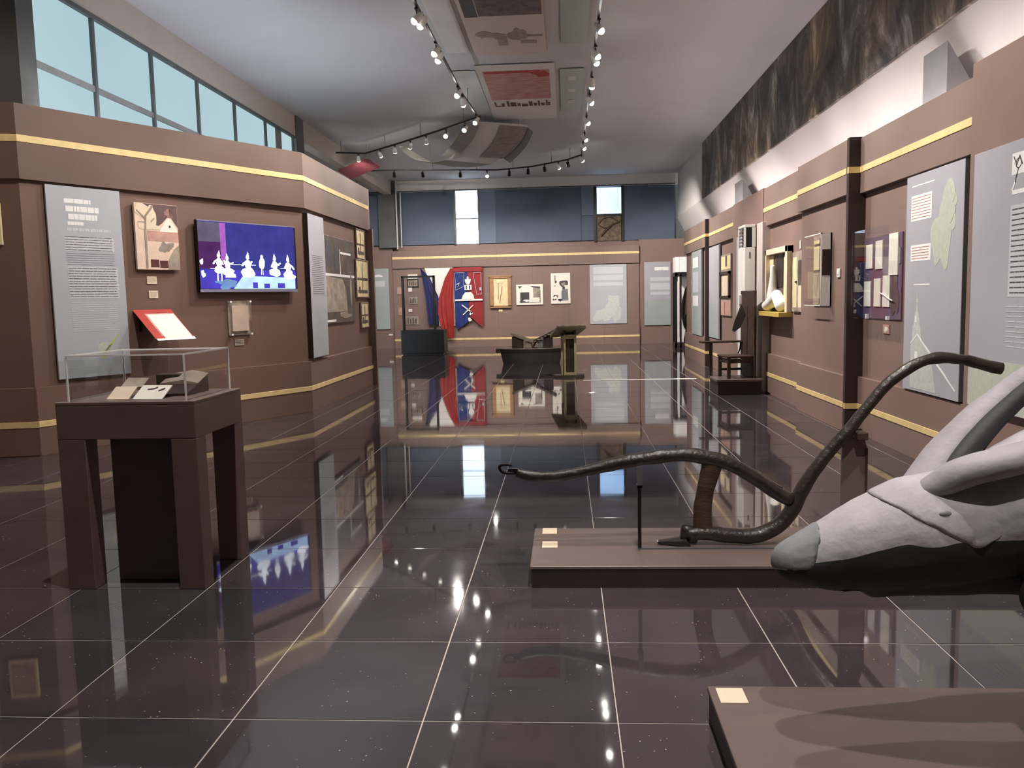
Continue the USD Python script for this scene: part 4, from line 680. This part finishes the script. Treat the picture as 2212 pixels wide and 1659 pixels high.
# tall black framed case at the far right corner with a dark bell-shaped carving
t = thing("display_case", "tall black framed case in the far right corner behind the partition's end", "case", (3.02, 21.5, 0))
obj("post", [bx(-.27, -.22, -.25, -.2, 0, 1.86), bx(-.15, -.11, -.25, -.2, 0.0, 1.84), bx(.22, .27, -.25, -.18, 0, 1.86), bx(-.27, -.22, .18, .25, 0, 1.86), bx(.22, .27, .18, .25, 0, 1.86)], M["black"], t); obj("white_tube", cyl((-.175, -.215, .25), (-.175, -.215, 1.84), .028, 14), M["acwhite"], t, smooth=40)
obj("top_bar", bx(-.27, .27, -.25, .25, 1.78, 1.88), M["black"], t); obj("head_box", bx(-.26, .27, -.25, .24, 1.88, 2.26, .004), M["white"], t); obj("head_box_edge", bx(-.2, -.17, -.256, -.25, 1.88, 2.26), M["white"], t); obj("back_panel", bx(-.22, .22, .2, .215, .12, 1.78), M["white"], t); obj("base", bx(-.27, .27, -.25, .25, 0, .12, .004), M["darkbrown"], t)
t = thing("carving", "dark bell-shaped carved figure with a wheel, inside the tall black case", "sculpture", (3.09, 21.5, .1215)); s_ = [(0, .09), (.05, .10), (.3, .05), (.42, .11), (.75, .17), (1.05, .14), (1.35, .06), (1.45, .0)]
obj("body", trimesh.creation.revolve(np.array([(r, z) for z, r in [(0, 0)] + s_]), sections=24), M["wood"], t, smooth=40); wt = trimesh.creation.torus(.13, .022, 24, 10); wt.apply_transform(trimesh.transformations.rotation_matrix(math.pi / 2, [1, 0, 0])); wt.apply_translation((.03, -.15, .62)); obj("wheel", wt, M["black"], t, smooth=40); obj("hub", [cyl((.03, -.17, .62), (.03, -.12, .62), .05, 16)], M["oldgrey"], t, smooth=40); obj("axle", cyl((.03, -.15, .62), (.02, -.04, .62), .02, 10), M["black"], t)

# ------------------------------------------------------------------ boat-like object, lectern
t = thing("boat_base", "low dark boat-shaped stand with a pale worn rim", "stand", (-.70, 17.0, 0))
def loft(sec, z0, z1, f0, f1, cap=True):
    a = np.array(sec, float); v = np.vstack([np.c_[a[:, 0] * f0, a[:, 1] * f0, np.full(len(a), z0)], np.c_[a[:, 0] * f1, a[:, 1] * f1, np.full(len(a), z1)]]); return trimesh.convex.convex_hull(v)
hullp = [(x, s_ * .32 * (1 - abs(x / .72) ** 2.6)) for s_ in (-1, 1) for x in np.linspace(-.70, .70, 15)]
obj("hull", loft(hullp, 0, .24, .82, .90), M["boatdk"], t, smooth=30); obj("deck", loft(hullp, .23, .30, .92, 1.0), M["boatdk"], t, smooth=30); obj("rim", loft(hullp, .30, .312, 1.0, .995), M["oldgrey"], t, smooth=30)
obj("prow_block", bx(-.72, -.60, -.07, .07, .22, .305, .006), M["olived"], t)
t = thing("wooden_model", "weathered wooden model with a V-shaped top standing on the boat-shaped stand", "model", (-.66, 17.0, .3135))
def slab2(p, q, w, th): p, q = np.array(p), np.array(q); return trimesh.convex.convex_hull(np.array([(a[0], s_ * w, a[2] + k * th) for a in (p, q) for s_ in (-1, 1) for k in (0, 1)]))
obj("left_roof", slab2((-.44, 0, .27), (.0, 0, .10), .2, .045), M["oldgrey"], t); obj("right_roof", slab2((-.0, 0, .10), (.46, 0, .33), .2, .045), M["wood"], t)
obj("end_block", bx(-.42, -.20, -.16, .16, 0, .23, .006), M["olived"], t); obj("grey_wall", bx(-.19, -.02, -.16, .16, 0, .12, .004), M["oldgrey"], t); obj("strut", [cyl((.0, y, .022), (.07, y, .13), .02, 8) for y in (-.14, .14)], M["wood"], t); obj("pale_box", bx(.09, .2, -.14, .14, 0, .15, .004), M["midgray"], t); obj("dark_box", bx(.21, .40, -.14, .14, 0, .24, .004), M["darkbrown"], t)
obj("broken_edge", [bx(.02 + k * .07, .07 + k * .07, -.215, -.2, .125 + k * .034, .15 + k * .034) for k in range(6)], M["oldgrey"], t)
t = thing("lectern", "olive wooden lectern with a dark recessed front and a broad tilted top", "lectern", (.07, 13.86, 0))
obj("base_plate", loft([(x, s_ * .17 * math.sqrt(max(0, 1 - (x / .30) ** 2)) ** .6) for s_ in (-1, 1) for x in np.linspace(-.3, .23, 13)], 0, .035, 1, .97), M["olived"], t)
obj("post_frame", [bx(-.105, -.07, -.12, .12, .03, .70, .004), bx(.065, .105, -.12, .12, .03, .70, .004), bx(-.07, .065, -.12, .12, .63, .70, .004), bx(-.07, .065, -.12, .12, .03, .075, .004)], M["olive"], t); obj("recess_panel", bx(-.07, .065, -.085, -.07, .075, .63), M["olived"], t); obj("side_board", bx(-.15, -.108, -.06, .14, .035, .69, .004), M["olive"], t)
tp = np.array([(-.20, -.22, .83), (.255, -.22, .85), (.265, -.17, .80), (.13, .22, .675), (-.33, .22, .64), (-.3, .1, .70)]); obj("tilted_top", trimesh.convex.convex_hull(np.vstack([tp, tp + [0, .01, .025]])), M["olive"], t); obj("top_lip", bx(-.2, .255, -.235, -.22, .838, .868, .003), M["oldgrey"], t); obj("bracket", [trimesh.convex.convex_hull(np.array([(x, y, z) for x in (i, i + .03) for y, z in ((-.1, .70), (.12, .70), (-.1, .79), (.12, .69))])) for i in (-.1, .07)], M["olived"], t)
t = obj("floor_tape", bx(.27, 2.02, 13.12, 13.20, 0.0006, .004), M["tape"]); tag(t, "straight white tape line on the floor from the lectern to the chair's platform", "tape")

# ------------------------------------------------------------------ chair on its platform, air conditioner
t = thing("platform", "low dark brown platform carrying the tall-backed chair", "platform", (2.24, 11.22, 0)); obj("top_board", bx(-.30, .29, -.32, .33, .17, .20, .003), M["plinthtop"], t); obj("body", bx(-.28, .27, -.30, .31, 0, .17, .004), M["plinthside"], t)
t = thing("chair", "antique dark wooden chair with tall solid back and one wide arm board", "chair", (2.19, 11.25, .20), 8)
LEG = lambda x, y, h0: bx(x - .02, x + .02, y - .02, y + .02, 0, h0, .003)
obj("leg", [LEG(-.10, -.20, .27), LEG(-.10, .16, .27), LEG(.20, -.20, .27)], M["wood"], t); obj("seat", bx(-.13, .23, -.23, .19, .27, .295, .005), M["wood"], t); obj("rail", [bx(-.10, .2, -.205, -.185, .20, .26), bx(-.11, -.09, -.19, .16, .20, .26), bx(-.10, .2, .15, .17, .08, .11)], M["wood"], t)
obj("backrest", bx(.215, .25, -.25, .25, .0, 1.14, .004), M["wood"], t); obj("arm_post", LEG(-.20, .24, .45), M["wood"], t); obj("arm_board", bx(-.34, .215, .16, .32, .45, .475, .005), M["wood"], t); obj("arm_brace", tube([(.2, .2, .46), (.19, .2, .36), (.16, .19, .3)], [.01] * 3, 8), M["iron"], t)
t = thing("sheathed_blade", "dark curved blade-like piece hung on the left of the tall chair back", "blade", (2.37, 11.28, 1.10)); m = trimesh.creation.extrude_polygon(poly((-.03, .1), (-.01, .14), (.05, .0), (-.02, -.16), (-.10, -.22), (-.13, -.2), (-.10, -.08)), .02, engine="earcut"); v = np.array(m.vertices); m.vertices = np.c_[v[:, 0] - .04, -.02 - v[:, 2] - .0, v[:, 1] - .08]; obj("blade", m, M["boatdk"], t); obj("white_grip", bx(-.085, -.045, -.04, -.02, .06, .19, .006), M["white"], t); obj("strap", bx(-.075, -.055, -.04, -.02, .03, .07), M["olive"], t)
t = thing("air_conditioner", "tall white floor-standing air conditioner with dark louvred grille, behind the chair", "air conditioner", (2.52, 11.85, 0))
obj("cabinet", bx(-.085, .07, -.2, .2, 0, 1.93, .012), M["acwhite"], t); obj("grille_frame", [bx(-.085, .07, -.2, .2, 2.19, 2.23, .008), bx(.02, .07, -.2, .2, 1.93, 2.19), bx(-.085, -.06, -.2, -.17, 1.93, 2.19), bx(-.085, -.06, .17, .2, 1.93, 2.19)], M["acwhite"], t); obj("grille_back", bx(-.03, .02, -.19, .19, 1.93, 2.19), M["black"], t)
for k in range(5): obj("louvre", bx(-.075, -.03, -.185, .17, 1.955 + k * .046, 1.965 + k * .046), M["steel"], t)
obj("louvre_end", bx(-.06, .02, -.195, -.185, 1.93, 2.19), M["black"], t); obj("badge", bx(-.02, .0, -.203, -.2, 1.78, 1.86), M["midgray"], t)

# ------------------------------------------------------------------ table with the acrylic case (front left)
t = thing("display_table", "dark brown table-like pedestal with thick legs under the acrylic case", "pedestal", (-1.99, 3.89, 0))
X0, X1, Y0, Y1 = -.325, .325, -.265, .275
obj("apron", bx(X0, X1, Y0, Y1, .70, .855, .003), M["tablebr"], t); obj("top_board", bx(X0, X1, Y0, Y1, .855, .87, .002), M["tablebr"], t)
for a, b, c_, d in ((X0, X0 + .13, Y0, Y0 + .1), (X1 - .12, X1, Y0, Y0 + .1), (X1 - .12, X1, Y1 - .1, Y1), (X0, X0 + .13, Y1 - .1, Y1)):
    if not (a == X0 and c_ > 0): obj("leg", bx(a, b, c_, d, 0, .70, .003), M["tablebr"], t)
obj("inner_panel", bx(-.155, .205, -.13, -.105, 0, .70, .003), M["tablebr"], t)
t = thing("acrylic_case", "clear acrylic box with bright edges on the dark table pedestal", "case", (-1.985, 3.89, .87))
a0, a1, b0, b1, hc = -.275, .275, -.245, .25, .205
obj("front_pane", bx(a0, a1, b0, b0 + .004, 0, hc), M["glass"], t); obj("rear_pane", bx(a0, a1, b1 - .004, b1, 0, hc), M["glass"], t); obj("side_pane", [bx(a0, a0 + .004, b0 + .004, b1 - .004, 0, hc), bx(a1 - .004, a1, b0 + .004, b1 - .004, 0, hc)], M["glass"], t); obj("top_pane", bx(a0, a1, b0, b1, hc, hc + .004), M["glass"], t)
E_ = .0036  # edges coloured white in place of the light piped through the acrylic
for x in (a0, a1):
    for y in (b0, b1): obj("white_edge_glow", bx(x - E_, x + E_, y - E_, y + E_, 0, hc), M["acredge"], t)
for y in (b0, b1): obj("white_edge_glow", bx(a0, a1, y - E_, y + E_, hc, hc + E_ * 2), M["acredge"], t)
for x in (a0, a1): obj("white_edge_glow", bx(x - E_, x + E_, b0, b1, hc, hc + E_ * 2), M["acredge"], t)
t = thing("book_stand", "dark wedge stand holding an old open book inside the acrylic case", "stand", (-1.93, 3.95, .87))
obj("wedge", trimesh.convex.convex_hull(np.array([(x, y, z) for x in (-.05, .14) for y, z in ((-.12, 0), (.12, 0), (.12, .075), (-.12, .012))])), M["darkbrown"], t); obj("rear_box", bx(-.10, .02, .06, .14, 0, .09, .003), M["olived"], t)
obj("old_book", trimesh.convex.convex_hull(np.array([(x, y, z) for x, zz in ((-.05, .0), (.06, .016), (.14, .0)) for y, z in ((.0, .05 + zz), (.13, .088 + zz), (.0, .045), (.13, .083))])), M["sketch"], t)
t = thing("note_card", "beige folded note leaning left of the white note in the acrylic case", "card", (-2.075, 3.79, .87), -4); obj("card", trimesh.convex.convex_hull(np.array([(x, y, z) for x in (-.06, .05) for y, z in ((-.05, 0), (-.04, 0), (.03, .05), (.04, .05))])), M["paper"], t); obj("rear_flap", trimesh.convex.convex_hull(np.array([(x + .01, y, z) for x in (-.05, .06) for y, z in ((.035, .048), (.04, .05), (.10, .085), (.105, .085))])), M["photolt"], t)
t = thing("note_card", "bright white note with faint marks at the front of the acrylic case", "card", (-1.93, 3.78, .87), -6); obj("card", trimesh.convex.convex_hull(np.array([(x, y, z) for x in (-.075, .075) for y, z in ((-.05, 0), (-.043, 0), (.04, .055), (.047, .052))])), M["paperw"], t); g = flat(unary_union([LineString([(-.03, .07), (.0, .075), (.01, .085)]).buffer(.003), LineString([(.03, .06), (.05, .075)]).buffer(.004)]), 0, .0008); v = np.array(g.vertices); g.vertices = np.c_[v[:, 0], -.05 + v[:, 2] * .85 + v[:, 1] - .001, v[:, 2] * .55 + .0012]; obj("mark", g, M["ink"], t)

# ------------------------------------------------------------------ plough on its plinth
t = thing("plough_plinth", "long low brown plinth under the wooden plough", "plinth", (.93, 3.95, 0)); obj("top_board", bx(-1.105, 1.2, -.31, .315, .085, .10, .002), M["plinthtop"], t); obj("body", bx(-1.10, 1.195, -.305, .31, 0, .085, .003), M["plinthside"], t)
for (x, yy, lab) in ((-.097, 4.208, "farther of the two pale paper labels on the plough plinth"), (-.092, 3.97, "nearer of the two pale paper labels on the plough plinth")):
    o = obj("paper_label", bx(x - .037, x + .037, yy - .05, yy + .055, .1002, .1016), M["paper"]); tag(o, lab, "label", "paper labels on the plough plinth")
PY = 3.97; sc = PY / 4.25
def pl(x, z, y=0.0): return (x * sc, y, EYE - (EYE - z) * sc)
t = thing("plough", "old dark wooden plough with curved beam and long raised handle", "plough", (0, PY, 0))
B = spline([pl(-.262, .398), pl(-.13, .375), pl(.08, .405), pl(.35, .462), pl(.60, .482), pl(.74, .462), pl(.88, .405), pl(1.0, .325), pl(1.13, .245)], 60)
obj("beam", tube(B, [(.024 + .010 * min(1, i / 30), .021 + .013 * min(1, i / 30)) for i in range(60)], 14, .012, 1), M["woodb"], t, smooth=True)
Hn = spline([pl(.60, .066), pl(.80, .066), pl(.98, .07), pl(1.09, .135), pl(1.19, .31), pl(1.31, .485), pl(1.45, .655), pl(1.58, .815), pl(1.69, .905), pl(1.80, .952), pl(1.91, .955), pl(2.02, .928), pl(2.14, .895)], 90)
obj("handle", tube(Hn, [.036 - .010 * min(1, max(0, (i - 25) / 30)) for i in range(90)], 14, .012, 2), M["woodb"], t, smooth=True)
S_ = spline([pl(.745, .475), pl(.715, .36), pl(.69, .24), pl(.685, .15), pl(.695, .06)], 24); obj("standard", tube(S_, [(.05 - .008 * math.sin(i / 23 * 3.1), .024) for i in range(24)], 14, .008, 3), M["wood"], t, smooth=True)
obj("share", trimesh.convex.convex_hull(np.array([pl(.455, .034, -.015), pl(.455, .034, .015), pl(.46, .022, -.015), pl(.46, .022, .015), pl(.60, .05, -.05), pl(.60, .05, .05), pl(.62, .02, -.05), pl(.62, .02, .05), pl(.56, .052, 0)])), M["woodb"], t); obj("share_socket", tube([pl(.575, .075), pl(.61, .07), pl(.66, .06)], [(.045, .026), (.046, .028), (.04, .026)], 12), M["woodb"], t, smooth=True)
hk = [pl(-.25, .388), pl(-.31, .397), pl(-.345, .41), pl(-.352, .43), pl(-.33, .442), pl(-.29, .433)]; obj("hook", tube(spline(hk, 24), [.0075] * 24, 8), M["iron"], t, smooth=True); obj("hook_plate", trimesh.convex.convex_hull(np.array([pl(-.24, .38, -.01), pl(-.24, .42, -.01), pl(-.31, .405, -.003), pl(-.31, .42, -.003), pl(-.24, .38, .01), pl(-.24, .42, .01), pl(-.31, .405, .003), pl(-.31, .42, .003)])), M["iron"], t); obj("wedge", trimesh.convex.convex_hull(np.array([pl(.88, .44, -.01), pl(.88, .44, .01), pl(1.08, .315, -.012), pl(1.08, .315, .012), pl(1.10, .29, 0), pl(.9, .41, 0)])), M["oldgrey"], t)
t = thing("plough_support", "thin dark metal stand holding up the plough's beam", "stand", (.335, 3.90, .10)); obj("post", bx(-.008, .008, -.006, .006, 0, .315), M["black"], t); obj("saddle", [bx(-.012, .012, -.03, -.022, .30, .40), bx(-.012, .012, -.03, .02, .30, .312)], M["steel"], t); obj("foot_rail", bx(-.008, 1.0, -.012, .012, .0, .006), M["steel"], t)
t = thing("plough_support", "brown bent upright plate propping the plough's handle", "stand", (1.37, 3.985, .10)); g = poly((-.055, 0), (.045, 0), (.045, .45), (.02, .535), (-.055, .535)).buffer(.008); m = trimesh.creation.extrude_polygon(g, .018, engine="earcut"); v = np.array(m.vertices); m.vertices = np.c_[v[:, 0], .009 - v[:, 2] + .05, v[:, 1] + .0]; obj("plate", m, M["plinthtop"], t); obj("edge_strip", bx(.045, .055, .035, .062, .0, .45), M["wood"], t); obj("rest", bx(-.02, .03, -.04, .05, .50, .535, .004), M["wood"], t)

# ------------------------------------------------------------------ the grey animal sculpture on the front plinth
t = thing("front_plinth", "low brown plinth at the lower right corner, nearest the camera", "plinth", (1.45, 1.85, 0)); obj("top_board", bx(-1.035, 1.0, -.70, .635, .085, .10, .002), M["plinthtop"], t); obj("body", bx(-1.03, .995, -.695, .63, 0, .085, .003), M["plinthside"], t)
o = obj("paper_label", bx(.437, .517, 2.376, 2.470, .1002, .1016), M["paper"]); tag(o, "cream paper label on the nearest brown plinth's corner", "label")
SY = 2.25; k_ = SY / 2.6
def st(x, z, r=0, y=0.0): return (x * k_, y, EYE - (EYE - z) * k_, r * k_)
def half(nx, nz, x, z): p = st(x, z); return (nx, 0, nz), nx * p[0] + nz * p[2]
def chain(*bones):
    ms = []
    for b in bones:
        for p, q in zip(b[:-1], b[1:]): ms.append(m3.Manifold.batch_hull([m3.Manifold.sphere(p[3], 24).scale((1, p[4] if len(p) > 4 else 1, 1)).translate((p[0], p[1], p[2])), m3.Manifold.sphere(q[3], 24).scale((1, q[4] if len(q) > 4 else 1, 1)).translate((q[0], q[1], q[2]))]))
    return m3.Manifold.batch_boolean(ms, m3.OpType.Add)
def skin(m, L=.02, it=14, amp=.006, f=11, seed=0):
    a = mf(m.refine_to_length(L)); a.merge_vertices(); trimesh.smoothing.filter_taubin(a, .5, .53, it); n = a.vertex_normals; a.vertices = np.array(a.vertices) + n * ((meshkit.fbm(np.array(a.vertices) * f, 4, seed) - .5) * 2 * amp)[:, None]; return a
head = chain([st(.70, .455, .066), st(.82, .475, .112), st(.95, .515, .148), st(1.07, .545, .172), st(1.24, .57, .178), st(1.5, .66, .22), st(1.75, .74, .26), st(2.3, .74, .27), st(2.62, .70, .24)],
             [st(.95, .43, .085), st(1.16, .45, .10), st(1.34, .47, .115), st(1.62, .50, .17)],
             [st(1.04, .63, .075, -.03), st(1.14, .62, .09, .0)],
             [st(1.60, .62, .16, -.12), st(1.415, .40, .105, -.14), st(1.52, .19, .078, -.14), st(1.60, .0, .085, -.14)], [st(1.72, .62, .16, .14), st(1.66, .36, .10, .15), st(1.70, .16, .075, .15), st(1.68, .0, .085, .15)],
             [st(2.5, .62, .18, -.12), st(2.56, .36, .10, -.14), st(2.62, .2, .075, -.14), st(2.56, .0, .085, -.14)], [st(2.5, .62, .18, .14), st(2.56, .36, .10, .15), st(2.62, .2, .075, .15), st(2.58, .0, .085, .15)])
head = head.trim_by_plane((0, 0, 1), .1005)
sk = skin(head); t = thing("animal_sculpture", "grey sculpture of a horned water buffalo, its muzzle pointing left before the plough", "sculpture", (0, SY, 0)); sk.vertices[:, 2] = np.maximum(sk.vertices[:, 2], .1003)
from trimesh.intersections import slice_mesh_plane
def edge_at(v):   # height of the wavy boundary between the pale upper part and the blackish underside
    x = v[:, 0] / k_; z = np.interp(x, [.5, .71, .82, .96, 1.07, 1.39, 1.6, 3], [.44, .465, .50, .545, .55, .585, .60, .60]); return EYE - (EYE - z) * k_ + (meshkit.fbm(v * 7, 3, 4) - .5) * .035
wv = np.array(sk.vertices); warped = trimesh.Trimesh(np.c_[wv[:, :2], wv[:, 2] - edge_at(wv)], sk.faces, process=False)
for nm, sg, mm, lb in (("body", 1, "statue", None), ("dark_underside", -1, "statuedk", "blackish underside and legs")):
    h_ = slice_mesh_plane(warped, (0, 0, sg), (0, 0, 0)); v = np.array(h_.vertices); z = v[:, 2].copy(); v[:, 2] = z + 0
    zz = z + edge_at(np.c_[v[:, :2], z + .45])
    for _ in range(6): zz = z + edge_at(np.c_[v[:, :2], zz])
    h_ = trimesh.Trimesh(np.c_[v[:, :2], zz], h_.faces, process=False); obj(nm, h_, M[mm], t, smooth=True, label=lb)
core = chain([st(.70, .455, .0685), st(.82, .475, .1145), st(.95, .515, .151), st(1.07, .545, .1765), st(1.24, .57, .181)], [st(.95, .43, .0875), st(1.16, .45, .1025)], [st(1.04, .63, .079, -.03), st(1.14, .62, .094, .0)])
nose = core.trim_by_plane(tuple(np.array((-.94, 0, .25))), -(st(.755, .455)[0] * .94 - st(.755, .455)[2] * .25)); nose = nose.trim_by_plane(*half(-.2, .98, .69, .445)); obj("muzzle", skin(nose, .02, 8, .002), M["statued"], t, smooth=50)
brow = core.trim_by_plane(*half(.45, .89, .94, .665)).trim_by_plane(*half(-.55, .83, 1.20, .56)); obj("brow_plate", skin(brow, .02, 6, .002), M["statue"], t, smooth=50, label="smooth raised plate across the brow")
def horn(pts, rad, nm, lab=None): P = spline(pts, 34); R_ = spline(np.c_[np.arange(len(rad)), np.array(rad)], 34)[:, 1:]; obj(nm, tube(P, [tuple(r) for r in R_], 16, .012, 5), M["horn"], t, smooth=True, label=lab)
def H3(x, z, y): k = (SY + y) / 2.6; return (x * k, y, EYE - (EYE - z) * k)
horn([H3(1.05, .60, .07), H3(1.12, .73, .11), H3(1.21, .855, .14), H3(1.30, .945, .15), H3(1.40, 1.035, .13), H3(1.52, 1.11, .08)], [(.062, .08), (.058, .074), (.05, .06), (.042, .05), (.03, .036), (.008, .01)], "horn")
horn([H3(1.06, .66, -.02), H3(1.15, .705, -.07), H3(1.22, .738, -.10), H3(1.30, .757, -.12), H3(1.39, .78, -.13), H3(1.52, .85, -.12), H3(1.64, .95, -.07)], [(.02, .03), (.034, .044), (.038, .05), (.036, .046), (.034, .04), (.024, .028), (.008, .01)], "horn")
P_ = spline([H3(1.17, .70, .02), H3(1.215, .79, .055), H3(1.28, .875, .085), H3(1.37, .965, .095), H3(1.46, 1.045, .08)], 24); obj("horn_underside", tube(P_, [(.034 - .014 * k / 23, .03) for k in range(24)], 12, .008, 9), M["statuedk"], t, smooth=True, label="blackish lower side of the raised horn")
vv = np.array(sk.vertices)
for s_ in (-1, 1):
    tx, _, tz = H3(1.155, .645, 0); d = np.hypot(vv[:, 0] - tx * (1 + .05 * s_), vv[:, 2] - tz) + 9 * (vv[:, 1] * s_ < .02); c_ = vv[np.argmin(d)]
    e = trimesh.creation.icosphere(2, .012); e.apply_transform(np.diag([1.4, .6, .8, 1])); e.apply_translation(c_); obj("eye", e, M["statued"], t, smooth=True)
